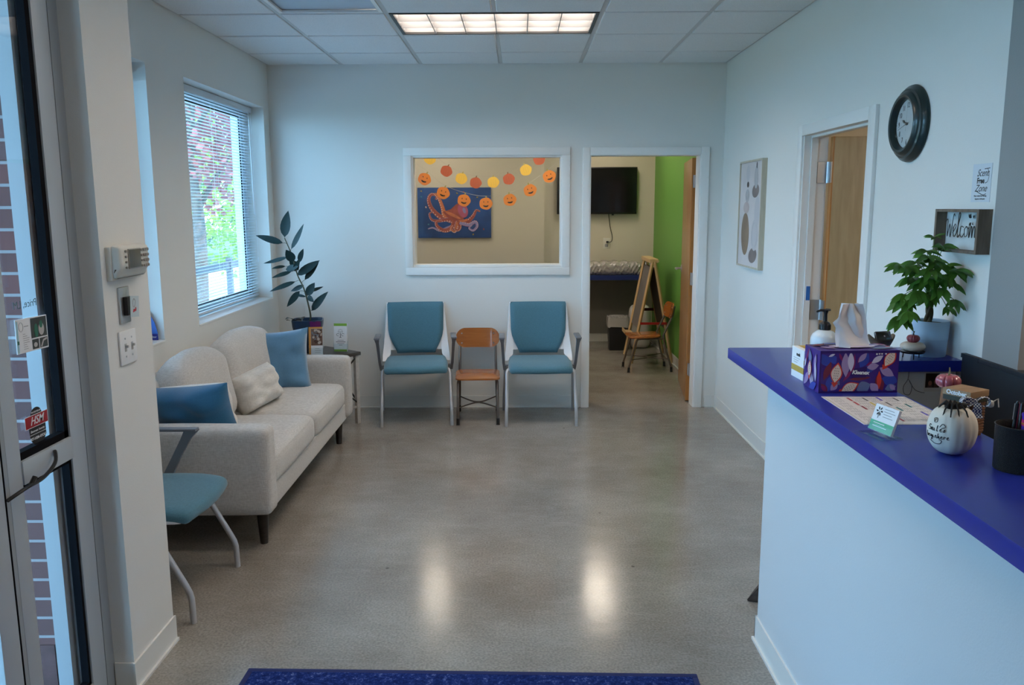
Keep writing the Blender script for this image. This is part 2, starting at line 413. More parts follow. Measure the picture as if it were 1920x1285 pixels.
# ceiling: suspended tiles in a grid
TX, TY, T = -.745, D-.483, .6096
b = MB(); b.box(-2.6, -2.2, 2.82, 4.2, 10.1, 2.95)
b.box(-2.17, 6.74, H, 1.6, 9.95, 2.83); b.box(1.713, -2.1, H, 4.0, 6.6, 2.83)
ceil = struct('ceiling', b, mat('ceiling_white', (.66, .66, .64), .9))
TILE = mat('ceiling_tile', (.76, .77, .77), .95, noise=(400, .12), bump=(500, .5))
xs = [TX+T*k for k in range(-2, 5)]; ys = [TY-T*k for k in range(0, 14)]
xs = [XL]+[x for x in xs if XL < x < XR]+[XR]; ys = [D]+ys+[-2.1]
LIGHTS = [(TX, TY-2*T, 2, True), (TX, TY-6*T, 2, True), (TX, TY-10*T, 2, True)]   # cell corner x, far corner y
holes = [(TX, TX+2*T, TY-2*T, TY-T), (TX, TX+2*T, TY-5*T, TY-4*T), (TX, TX+2*T, TY-7*T, TY-6*T), (TX, TX+2*T, TY-11*T, TY-10*T), (TX-T, TX, TY-3*T, TY-2*T)]
b = MB()
for i in range(len(xs)-1):
    for j in range(len(ys)-1):
        x0, x1, y1, y0 = xs[i], xs[i+1], ys[j], ys[j+1]
        if any(h[0]-.01 < x0 and x1 < h[1]+.01 and h[2]-.01 < y0 and y1 < h[3]+.01 for h in holes): continue
        b.box(x0+.0145, y0+.0145, H-.006, x1-.0145, y1-.0145, H+.018, r=.0035, seg=1)
struct('ceiling_tiles', b, TILE, ceil, flat=True)
b = MB()
for x in xs:
    for (ya, yb) in [(-2.1, D)]:
        segs = [(ya, yb)]
        for h in holes:
            if h[0]+.05 < x < h[1]-.05:
                segs = [s2 for a_, c_ in segs for s2 in ((a_, min(c_, h[2])), (max(a_, h[3]), c_)) if s2[1] > s2[0]]
        for a_, c_ in segs: b.box(x-.012, a_, H, x+.012, c_, H+.01)
for y in ys: b.box(XL, y-.012, H+.0004, XR, y+.012, H+.0096)
struct('ceiling_grid', b, mat('ceiling_tee', (.55, .55, .54), .5), ceil, flat=True)

# baseboards (cove vinyl)
def base_run(mb, axis, c, sgn, a0, a1):
    t = .007*sgn
    if axis == 'y': mb.box(a0, min(c, c+t), 0, a1, max(c, c+t), .098); mb.box(a0, min(c, c+2.2*t), 0, a1, max(c, c+2.2*t), .010)
    else: mb.box(min(c, c+t), a0, 0, max(c, c+t), a1, .098); mb.box(min(c, c+2.2*t), a0, 0, max(c, c+2.2*t), a1, .010)
b = MB(); base_run(b, 'y', D, -1, XL, .485); base_run(b, 'y', D, -1, 1.506, XR); struct('baseboard_back', b, VINYL)
b = MB(); base_run(b, 'x', XR, -1, 4.85, D); base_run(b, 'x', XR, -1, 3.0, 3.78); struct('baseboard_right', b, VINYL)
b = MB(); base_run(b, 'x', XL, 1, 2.923, D); struct('baseboard_left', b, VINYL)
b = MB(); base_run(b, 'x', -1.31, 1, 2.59, 2.93); base_run(b, 'y', 2.60, -1, -1.375, -1.31); struct('baseboard_entry', b, VINYL)
b = MB(); base_run(b, 'x', 1.60, -1, 6.8, 9.95); base_run(b, 'y', 9.95, -1, .30, 1.6); base_run(b, 'y', 9.85, -1, -2.1, .30); struct('baseboard_playroom', b, VINYL)

# interior window in the back wall
def ring(mb, x0, x1, z0, z1, w, y0, y1, r=.004):
    mb.box(x0, y0, z1-w, x1, y1, z1, r=r); mb.box(x0, y0, z0, x1, y1, z0+w, r=r)
    mb.box(x0, y0, z0+w, x0+w, y1, z1-w, r=r); mb.box(x1-w, y0, z0+w, x1, y1, z1-w, r=r)
b = MB(); ring(b, -.897, .40, 1.082, 2.071, .060, D-.022, D); w3 = struct('window_3', b, TRIMW)
b = MB(); ring(b, IW[0], IW[1], IW[2], IW[3], .018, D-.006, 6.74, r=.001); obj('window_liner', b, TRIMW, w3)
b = MB(); b.box(IW[0]+.018, 6.67, IW[2]+.018, IW[1]-.018, 6.676, IW[3]-.018); obj('window_pane', b, GLASS, w3, flat=True)

# doorway to the playroom
b = MB()
b.box(.500, D-.020, .0, .556, D, 2.068, r=.003); b.box(1.414, D-.020, 0, 1.479, D, 2.068, r=.003); b.box(.556, D-.020, 2.010, 1.414, D, 2.068, r=.003)
d2 = struct('door_2', b, TRIMW)
b = MB(); b.box(.545, D-.010, 0, .565, 6.75, 2.01); b.box(1.408, D-.010, 0, 1.428, 6.75, 2.01); b.box(.545, D-.010, 2.005, 1.428, 6.75, 2.025)
obj('door_jamb', b, TRIMW, d2)
LR = Matrix.Translation((1.430, 6.79, 0)) @ Matrix.Rotation(-.118, 4, 'Z') @ Matrix.Translation((-1.401, -6.79, 0))
b = MB(); b.box(1.357, 6.79, .012, 1.401, 7.63, 1.995, LR, r=.002); lf = obj('door_leaf', b, [make_wood('amber_door', (.33, .165, .065), (.42, .23, .10), (6, 6, .7), .35, .15, 4)], d2)
b = MB(); b.box(1.3575, 6.786, .012, 1.4005, 6.791, 1.995, LR); obj('door_edge', b, OAKO, lf)
for z in (.28, 1.03, 1.81):
    b = MB(); b.box(1.368, 6.778, z-.05, 1.400, 6.786, z+.05, LR); b.box(1.400, 6.735, z-.05, 1.4075, 6.782, z+.05)
    b.cyl((1.4245, 6.776, z-.052), (1.4245, 6.776, z+.052), .007, seg=12); b.box(1.405, 6.772, z-.05, 1.4245, 6.779, z+.05)
    for q in (-.03, .03):
        b.cyl(LR @ Vector((1.385, 6.7785, z+q)), LR @ Vector((1.385, 6.776, z+q)), .004, seg=8)
    obj('hinge', b, CHROME, lf)
b = MB(); b.cyl((1.357, 7.55, 1.06), (1.348, 7.55, 1.06), .033, seg=24); b.cyl((1.35, 7.55, 1.06), (1.30, 7.55, 1.06), .010)
b.tube([(1.302, 7.555, 1.06), (1.30, 7.52, 1.062), (1.302, 7.44, 1.06)], .009, 10); b.bm.transform(LR); obj('door_handle', b, CHROME, lf)

# doorway in the right wall
b = MB()
b.box(XR-.018, 3.795, 0, XR, 3.872, 2.06, r=.003); b.box(XR-.018, 4.757, 0, XR, 4.828, 2.06, r=.003); b.box(XR-.018, 3.872, 2.0, XR, 4.757, 2.06, r=.003)
d1 = struct('door_1', b, TRIMW)
b = MB(); b.box(XR-.006, 3.865, 0, 1.72, 3.885, 2.0); b.box(XR-.006, 4.745, 0, 1.72, 4.765, 2.0); b.box(XR-.006, 3.865, 2.0, 1.72, 4.765, 2.02)
b.box(1.625, 4.733, 0, 1.66, 4.745, 2.0); b.box(1.625, 3.885, 0, 1.66, 3.897, 2.0); b.box(1.625, 3.897, 1.988, 1.66, 4.733, 2.0)
obj('door_jamb', b, TRIMW, d1)
b = MB(); b.box(1.735, 4.69, .012, 2.55, 4.734, 1.992, r=.002); lf = obj('door_leaf', b, MAPLE, d1)
b = MB(); b.box(1.728, 4.6905, .012, 1.736, 4.7335, 1.992); obj('door_edge', b, OAKO, lf)
for z in (.30, 1.03, 1.80):
    b = MB(); b.box(1.665, 4.738, z-.057, 1.722, 4.744, z+.057); b.cyl((1.7215, 4.737, z-.058), (1.7215, 4.737, z+.058), .007, seg=12)
    b.box(1.7205, 4.69, z-.057, 1.728, 4.737, z+.057)
    for q in (-.035, 0, .035): b.cyl((1.68, 4.737, z+q), (1.68, 4.7385, z+q), .0045, seg=8)
    obj('hinge', b, CHROME, lf)
b = MB(); b.box(1.636, 4.7295, 1.085, 1.657, 4.7335, 1.165); o = obj('painters_tape', b, mat('blue_tape', (.02, .14, .45), .6)); tag(o, 'small strip of blue tape stuck on the white door jamb beside the counter', 'tape')
b = MB(); b.cyl((1.77, 5.6, 1.53), (1.77, 5.6, 1.62), .012)
# ------------------------------------------------------------------ windows in the left wall
def left_window(n, y0, y1, z0, z1):
    b = MB(); x0, x1 = -2.17, -2.085
    w = .045
    b.box(x0, y0, z0, x1, y0+w, z1); b.box(x0, y1-w, z0, x1, y1, z1); b.box(x0, y0+w, z0, x1, y1-w, z0+w); b.box(x0, y0+w, z1-w, x1, y1-w, z1)
    b.box(-2.12, y0+w, z0+w, -2.095, y0+w+.03, z1-w); b.box(-2.12, y1-w-.03, z0+w, -2.095, y1-w, z1-w)
    b.box(-2.12, y0+w+.03, z0+w, -2.095, y1-w-.03, z0+w+.03); b.box(-2.12, y0+w+.03, z1-w-.03, -2.095, y1-w-.03, z1-w)
    o = struct(n, b, ALU)
    b = MB(); b.box(-2.11, y0+w+.03, z0+w+.03, -2.105, y1-w-.03, z1-w-.03); obj('window_pane', b, GLASS, o, flat=True)
    b = MB()
    for q in (z0+w+.03, z1-w-.036): b.box(-2.103, y0+w+.03, q, -2.094, y1-w-.03, q+.006)
    for q in (y0+w+.03, y1-w-.036): b.box(-2.103, q, z0+w+.03, -2.094, q+.006, z1-w-.03)
    obj('window_gasket', b, RUBBER, o, flat=True)
    b = MB(); b.box(-2.09, y0, z0, XL+.004, y1, z0+.012, r=.002); obj('window_sill', b, TRIMW, o)
    return o
left_window('window_1', 4.955, 6.475, .912, 2.366)
left_window('window_2', 2.94, 4.458, .90, 2.364)
SLAT = mat('white_blind_slat', (.62, .66, .70), .4)
def blind(y0, y1, z0, z1, label):
    t = thing('window_blind', label, 'blind', (-2.045, (y0+y1)/2, z1), 0)
    b = MB(); b.box(-2.065, y0+.006, z1-.045, -2.020, y1-.006, z1-.004, r=.003); obj('head_rail', b, SLAT, t, world=True)
    b = MB(); z = z1-.065
    while z > z0+.045:
        b.grid(lambda u, v: Vector((-2.057+.025*u, y0+.01+(y1-y0-.02)*v, z+.0022*math.sin(PI*u)+.002*u)), 3, 1); z -= .0208
    obj('slats', b, SLAT, t, world=True, recalc=False)
    b = MB(); b.box(-2.057, y0+.01, z0+.018, -2.032, y1-.01, z0+.030, r=.003); obj('bottom_rail', b, SLAT, t, world=True)
    b = MB()
    for f_ in (.12, .5, .88):
        y = y0+(y1-y0)*f_
        b.cyl((-2.058, y, z0+.02), (-2.058, y, z1-.03), .0009, seg=5); b.cyl((-2.031, y, z0+.02), (-2.031, y, z1-.03), .0009, seg=5)
    obj('ladder_cords', b, PAPER, t, world=True)
    b = MB(); b.cyl((-2.018, y1-.09, z1-.04), (-2.01, y1-.09, z1-.80), .003, seg=8)
    b.cyl((-2.016, y1-.05, z1-.04), (-2.012, y1-.05, z0+.32), .0012, seg=6); b.cyl((-2.012, y1-.05, z0+.32), (-2.012, y1-.05, z0+.28), .005, .002, seg=8)
    obj('tilt_wand', b, mat('clear_wand', (.8, .85, .88), .15, alpha=1), t, world=True)
blind(4.955, 6.475, .924, 2.366, 'white horizontal slat blind in the wide window above the sofa')
blind(2.94, 4.458, .912, 2.364, 'horizontal slat blind mostly hidden by the thermostat wall, slat ends showing')

# ------------------------------------------------------------------ storefront glazing at the entry
b = MB(); XG = -1.378
b.box(-1.47, 2.548, 0, XG, 2.60, 2.72)                        # jamb
b.box(-1.47, -2.1, 2.60, XG, 2.548, 2.72); b.box(-1.47, 2.12, 0, XG, 2.14, 2.60)
b.box(-1.47, 1.06, 0, XG, 1.11, 2.60); b.box(-1.47, -.30, 0, XG, -.25, 2.60)
w4 = struct('window_4', b, mat('storefront_frame', (.36, .385, .40), .45, .25))
SF = mat('storefront_stile', (.50, .54, .57), .42, .25)
b = MB()
b.box(-1.423, 2.462, .02, XG, 2.546, 2.598, r=.003); b.box(-1.423, 2.142, .02, XG, 2.205, 2.598, r=.003)
b.box(-1.423, 2.205, .862, XG+.004, 2.462, .930, r=.003)
b.box(-1.423, 2.205, .02, XG, 2.462, .105, r=.003); b.box(-1.423, 2.205, 2.50, XG, 2.462, 2.598, r=.003)
obj('sidelight_frame', b, SF, w4)
b = MB(); b.box(-1.47, 2.43, .02, -1.424, 2.547, 2.598); b.box(-1.47, 2.205, .03, -1.424, 2.43, .11); obj('outer_jamb', b, mat('outer_jamb_grey', (.30, .32, .34), .5), w4)
b = MB()
for z0, z1, wq in ((.930, 2.50, .022), (.105, .862, .012)):
    b.box(-1.408, 2.462-wq, z0, XG-.006, 2.463, z1); b.box(-1.408, 2.204, z0, XG-.006, 2.204+.006, z1)
    b.box(-1.408, 2.205, z0, XG-.006, 2.462, z0+wq); b.box(-1.408, 2.205, z1-.012, XG-.006, 2.462, z1)
obj('sidelight_gasket', b, RUBBER, w4)
b = MB(); b.box(-1.403, 2.205, .93, -1.398, 2.462, 2.50); obj('window_pane', b, GLASS, w4, flat=True)
b = MB(); b.box(-1.403, 2.205, .105, -1.398, 2.462, .862); obj('window_pane', b, GLASS, w4, flat=True)
b = MB()
for k in range(150): b.box(-1.404, 2.443, .96+k*.0102, -1.396, 2.447, .966+k*.0102)
obj('bead_seal', b, PAPER, w4, flat=True)
b = MB(); b.tube(smooth([(XG+.004, 2.12, .848), (XG+.03, 2.17, .868), (XG+.035, 2.24, .872), (XG+.032, 2.31, .893), (XG+.01, 2.355, .915), (XG+.003, 2.36, .90)], 5), .0055, 8)
b.tube([(XG+.03, 2.19, .868), (XG+.035, 2.205, .888)], .007, 8); obj('push_bar', b, BLACK, w4)
# entry door nearer the camera, and an added wall behind it that cuts daylight
b = MB(); b.box(-1.423, 2.04, .01, XG, 2.118, 2.598, r=.003); b.box(-1.423, 1.112, .01, XG, 1.19, 2.598, r=.003)
b.box(-1.423, 1.19, .01, XG, 2.04, .25, r=.003); b.box(-1.423, 1.19, 2.50, XG, 2.04, 2.598, r=.003); b.box(-1.423, 1.19, .86, XG, 2.04, .93, r=.003)
d3 = struct('door_3', b, SF)
b = MB(); b.box(-1.403, 1.19, .25, -1.398, 2.04, .86); b.box(-1.403, 1.19, .93, -1.398, 2.04, 2.5); obj('door_glass', b, GLASS, d3, flat=True)
b = MB(); b.box(-1.405, 2.1185, .01, XG+.001, 2.1225, 2.59); obj('door_gap_seal', b, RUBBER, d3, flat=True)
b = MB(); b.box(-1.45, -2.1, 0, -1.38, 1.06, 2.9); struct('wall_daylight_block', b, WALL)  # unseen wall added in place of glazing to reduce entry daylight
b = MB(); b.box(-2.30, -2.2, -.02, -1.47, -2.1, 2.9)
# brick skin outside the sidelight (Y plane) and along the street side
b = MB(); b.box(-2.35, 2.70, -.1, -1.485, 2.93, 3.1); b.box(-2.36, 2.93, -.1, -2.18, 2.94, 3.1)
b.box(-2.35, 2.580, -.1, -1.475, 2.70, 3.1)
struct('wall_brick', b, BRICK)
b = MB(); Mq = F('back', (0, 2.60, 0))
for k in range(12): b.box(-2.3+k*.0677+.003, 2.572, -.02, -2.3+(k+1)*.0677-.005, 2.582, .175)
obj('soldier_course', b, mat('soldier_brick', (.085, .04, .042), .85, noise=(12, .4)), bpy.data.objects['wall_brick'])

# stickers and cards on the sidelight
M = F('left', (-1.397, 2.326, 1.004)) @ Matrix.Scale(.92, 4)
b = MB(); b.mi = 0
b.disc(0, .035, .030, M, .022); b.prism([(-.040, -.042), (-.022, -.058), (.028, -.058), (.046, -.040), (.046, .012), (-.046, .012)], 0, .0006, M)
b.mi = 1; b.quad(-.062, -.004, .062, .036, M, .0010)
b.mi = 2; b.quad(-.060, -.002, .060, .034, M, .0013)
b.mi = 1
b.text('HSM', .036, M @ Matrix.Translation((0, .016, .0018)), .35, bold=.0003)
b.text('PROTECTED BY', .0075, M @ Matrix.Translation((0, .043, .0012)))
b.text('Electronic Security', .010, M @ Matrix.Translation((0, -.016, .0012)), .2)
b.quad(-.042, -.027, .045, -.0255, M, .0010)
b.text('877-HSM-4YOU', .0125, M @ Matrix.Translation((0, -.040, .0012)), bold=.0002)
o = obj('window_sticker', b, [INK, PAPER, mat('sticker_red', (.35, .012, .02), .5)]); tag(o, 'red and black security company sticker low on the entry glass', 'sticker')
M = F('left', (-1.393, 2.335, 1.266), -.02)
b = MB(); b.box(-.075, -.046, 0, .078, .050, .003, M)
b.mi = 1; b.quad(-.005, -.010, .074, .047, M, .0035); b.quad(-.003, -.042, .030, -.014, M, .0035); b.quad(.034, -.042, .074, -.014, M, .0035)
b.mi = 2; b.disc(.020, .010, .010, M, .02, .0040); b.disc(.045, .026, .008, M, .011, .0042)
b.mi = 3; b.disc(.046, .012, .014, M, .018, .0040); b.stroke([(.04, -.04), (.052, -.022), (.07, -.018)], .003, M, .004); b.disc(.012, -.03, .009, M, .007, .0041)
b.mi = 4; b.tube([Vector((-.052+.010*math.cos(a), .028+.013*math.sin(a), .0035)) for a in [2*PI*k/14 for k in range(14)]], .0006, 5, True, M)
for k, w in enumerate((.012, .02, .03, .028, .03, .016, .02, .022)): b.quad(-.045, .006-k*.006, -.045+w, .0072-k*.006, M, .0035)
b.quad(-.038, .027, -.016, .029, M, .0035)
b.mi = 2; b.quad(-.073, -.020, -.064, -.010, M, .0035)
b.mi = 5; b.quad(-.073, -.044, -.066, .045, M, .0033)
o = obj('flyer', b, [PAPER, mat('photo_dark', (.05, .06, .06), .4), mat('photo_green', (.03, .16, .10), .4), mat('photo_light', (.55, .52, .50), .4), GREYINK, mat('pale_cyan_print', (.35, .62, .68), .5)])
tag(o, 'white flyer with dark photographs taped to the entry glass above the sticker', 'flyer')
M = F('left', (-1.396, 2.325, 1.355))
b = MB(); b.text('Price, LM', .030, M @ Matrix.Diagonal((-1, 1, 1, 1)), ext=.0002, sx=1)
o = obj('glass_lettering', b, mat('vinyl_lettering', (.10, .16, .18), .5)); tag(o, 'mirrored vinyl name lettering on the entry glass above the flyer', 'lettering')

# ------------------------------------------------------------------ ceiling lights
def troffer(x0, y0, x1, y1, label, strength, col=(1, .93, .88), lit=True, group=None, z=H, louver=True):
    t = thing('ceiling_light', label, 'light', ((x0+x1)/2, (y0+y1)/2, z), 0, group)
    g = .014
    b = MB()
    for (a0, c0, a1, c1) in ((x0+g, y0+g, x0+.035, y1-g), (x1-.035, y0+g, x1-g, y1-g), (x0+.035, y0+g, x1-.035, y0+.035), (x0+.035, y1-.035, x1-.035, y1-g)):
        b.box(a0, c0, z-.004, a1, c1, z+.008)
    obj('light_frame', b, BLACK if lit else TRIMW, t, world=True)
    zl = z+.066 if louver else z+.012
    b = MB(); b.box(x0+.03, y0+.03, zl, x1-.03, y1-.03, zl+.006)
    lm = mat('lit_diffuser_%g_%g' % (strength, col[2]), (.8, .8, .8), .5, emit=(col, strength)) if lit else mat('unlit_diffuser', (.42, .50, .60), .3)
    obj('diffuser', b, lm, t, world=True, flat=True)
    if louver:
        b = MB(); LV = mat('louver_metal', (.17, .17, .17), .4, .2)
        for k in range(1, 6): x = x0+.035+(x1-x0-.07)*k/6; b.box(x-.0025, y0+.035, z-.003, x+.0025, y1-.035, z+.055)
        for k in range(1, 3): y = y0+.035+(y1-y0-.07)*k/3; b.box(x0+.035, y-.0025, z-.003, x1-.035, y+.0025, z+.055)
        for (a0, c0, a1, c1) in ((x0+.028, y0+.028, x0+.034, y1-.028), (x1-.034, y0+.028, x1-.028, y1-.028), (x0+.028, y0+.028, x1-.028, y0+.034), (x0+.028, y1-.034, x1-.028, y1-.028)): b.box(a0, c0, z+.002, a1, c1, z+.070)
        obj('louver', b, LV, t, world=True, flat=True)
    return t
troffer(TX, TY-2*T, TX+2*T, TY-T, 'lit rectangular louvred fluorescent light in the tiled ceiling', 13, (1, .87, .76))
troffer(TX, TY-5*T, TX+2*T, TY-4*T, 'added unseen fill light between the sofa and the counter, above the frame', 8, (1, .85, .72))  # lamp added out of view to warm the sofa side and back wall
troffer(TX, TY-7*T, TX+2*T, TY-6*T, 'lit ceiling light above the entry area, behind the viewer', 4, (1, .87, .75))
troffer(TX, TY-11*T, TX+2*T, TY-10*T, 'second lit ceiling light of the entry area, further behind the viewer', 3, (1, .88, .76))
troffer(TX-T, TY-3*T, TX, TY-2*T, 'unlit bluish square light panel in the tiled ceiling left of the lit fixture', 0, lit=False, louver=False)
troffer(-1.15, 8.25, -.77, 9.4, 'lit ceiling light of the playroom, on the painting side', 9.5, (1, .87, .72), z=H-.025, louver=False)
troffer(.69, 8.25, 1.07, 9.4, 'lit ceiling light of the playroom, near the green wall', 9.5, (1, .87, .72), z=H-.025, louver=False)
troffer(-.75, 6.82, .45, 7.12, 'added unseen fill light of the playroom, just inside its interior window', 16, (1, .86, .70), z=H-.025, louver=False)  # lamp added to brighten the paper pumpkins from the front
troffer(2.5, 4.6, 3.1, 5.8, 'lit ceiling light of the side room behind the open door', 3.5, (1, .82, .62), z=H-.025, louver=False)
troffer(2.4, 1.2, 3.0, 2.4, 'lit ceiling light over the office behind the counter', 13, (1, .86, .72), z=H-.025, louver=False)

# ------------------------------------------------------------------ teal guest chairs
def guest_chair(label, loc, rz):
    t = thing('guest_chair', label, 'chair', loc, rz)
    # seat pad
    b = MB()
    def seat_fn(p, u):
        s = 1-.05*max(0, u.y)-.04*max(0, -u.y)**2
        p = Vector((p.x*s, p.y, p.z))
        if u.y < 0: p.y -= .030*(1-u.x*u.x)*(-u.y)
        p.z -= .022*max(0, -u.y-.45)**1.5*2 + .012*max(0, abs(u.x)-.75)*2
        p.z -= .010*(1-u.x**2)*(1-u.y**2)*(1 if u.z > 0 else 0)
        return p
    b.soft(.485, .45, .052, .024, (0, 0, .008), 12, Matrix.Translation((0, -.045, .436)), seat_fn)
    obj('seat', b, TEAL, t)
    b = MB()
    b.soft(.488, .43, .022, .010, (0, 0, 0), 8, Matrix.Translation((0, -.03, .405)), lambda p, u: Vector((p.x*(1-.05*abs(u.y)), p.y, p.z-.008*(1-u.x*u.x))))
    obj('seat_shell', b, SHELL, t)
    b = MB(); b.box(-.13, -.18, .380, .13, .12, .396, r=.006); obj('seat_mechanism', b, DGREYMET, t)
    # back pad: tapered outline, curved in plan, leaning back
    prof = [(.475, .150), (.50, .158), (.56, .188), (.61, .208), (.66, .217), (.75, .219), (.862, .222), (.872, .216)]
    def bw(z):
        for (z0, w0), (z1, w1) in zip(prof, prof[1:]):
            if z <= z1: return w0+(w1-w0)*(z-z0)/(z1-z0)
        return prof[-1][1]
    def backf(off, side):
        def f(u, v):
            z = .475+v*(.872-.475); w = bw(z); x = (u*2-1)*w
            y = .175+(z-.475)*.22+.020*(1-(x/.22)**2)+.03*((z-.66)/.2)**2*.3
            e = min(1, (1-abs(u*2-1))*9)*min(1, v*11)*min(1, (1-v)*11)
            return Vector((x, y+side*off*max(0, e)**.5, z))
        return f
    b = MB(); b.grid(backf(.021, -1), 24, 24); b.grid(backf(.012, 1), 24, 24)
    bmesh.ops.remove_doubles(b.bm, verts=b.bm.verts, dist=1e-4)
    obj('backrest', b, TEAL, t, ang=60)
    # white back frame: two tapering struts, top edge and lower web
    b = MB()
    for s in (-1, 1):
        pts = [(.262, .125, .425), (.262, .172, .47), (.250, .205, .56), (.238, .238, .68), (.229, .268, .80), (.224, .285, .868)]
        ws = [.010, .030, .026, .022, .013, .008]
        bm2 = bmesh.new(); rings = []
        for (x, y, z), w in zip(pts, ws):
            rings.append([bm2.verts.new((s*(x-w*2.0), y-.002, z)), bm2.verts.new((s*x, y-.012, z)), bm2.verts.new((s*(x+.004), y+.004, z)), bm2.verts.new((s*(x-w*2.0), y+.012, z))])
        for a_, c_ in zip(rings, rings[1:]):
            for k in range(4): bm2.faces.new((a_[k], a_[(k+1) % 4], c_[(k+1) % 4], c_[k]))
        bm2.faces.new(rings[0]); bm2.faces.new(rings[-1][::-1]); b._merge(bm2)
    b.grid(lambda u, v: Vector(((u-.5)*.43, .195+.03*v+.022*(1-(2*u-1)**2), .50+v*.085)), 12, 3)
    b.grid(lambda u, v: Vector(((u-.5)*.43, .203+.03*v+.022*(1-(2*u-1)**2), .50+v*.085)), 12, 3)
    obj('back_frame', b, SHELL, t)
    for s in (-1, 1):
        b = MB()
        path = smooth([(s*.205, -.10, .405), (s*.235, -.115, .402), (s*.252, -.135, .385), (s*.255, -.16, .34)], 5)+[Vector((s*.258, -.255, .16)), Vector((s*.259, -.272, .125)), Vector((s*.260, -.278, .10)), Vector((s*.261, -.28, .0))]
        b.tube(path, .0125, 12); obj('front_leg', b, GREYMET, t)
        b = MB()
        b.tube([(s*.25, .02, .40), (s*.262, .045, .36), (s*.276, .21, .06), (s*.278, .235, .0)], [.012, .013, .011, .011], 12); obj('rear_leg', b, GREYMET, t)
        # arm: flat pad, post sweeping back down to the seat side
        b = MB()
        b.box(s*.290-.022, -.125, .632, s*.290+.022, .11, .646, r=.006)
        bm2 = bmesh.new(); rings = []
        for (x, y, z, wx, wy) in ((.290, -.100, .636, .018, .030), (.287, -.075, .60, .012, .022), (.283, -.03, .52, .010, .019), (.278, .015, .43, .010, .022), (.270, .04, .37, .010, .02)):
            rings.append([bm2.verts.new((s*x+a_*wx, y+c_*wy, z)) for a_, c_ in ((-1, -1), (1, -1), (1, 1), (-1, 1))])
        for a_, c_ in zip(rings, rings[1:]):
            for k in range(4): bm2.faces.new((a_[k], a_[(k+1) % 4], c_[(k+1) % 4], c_[k]))
        bm2.faces.new(rings[0]); bm2.faces.new(rings[-1]); b._merge(bm2)
        b.cyl((s*.235, .01, .408), (s*.28, .01, .408), .008, seg=8)
        obj('armrest', b, DGREYMET, t)
    return t
guest_chair('teal upholstered guest chair at the back wall, between side table and small wooden chair', (-.794, 6.303, 0), .11)
guest_chair('teal upholstered guest chair against the back wall, beside the playroom doorway', (.158, 6.297, 0), .025)
guest_chair('teal guest chair at the near end of the sofa, half hidden by the thermostat wall', (-1.57, 3.317, 0), PI/2)

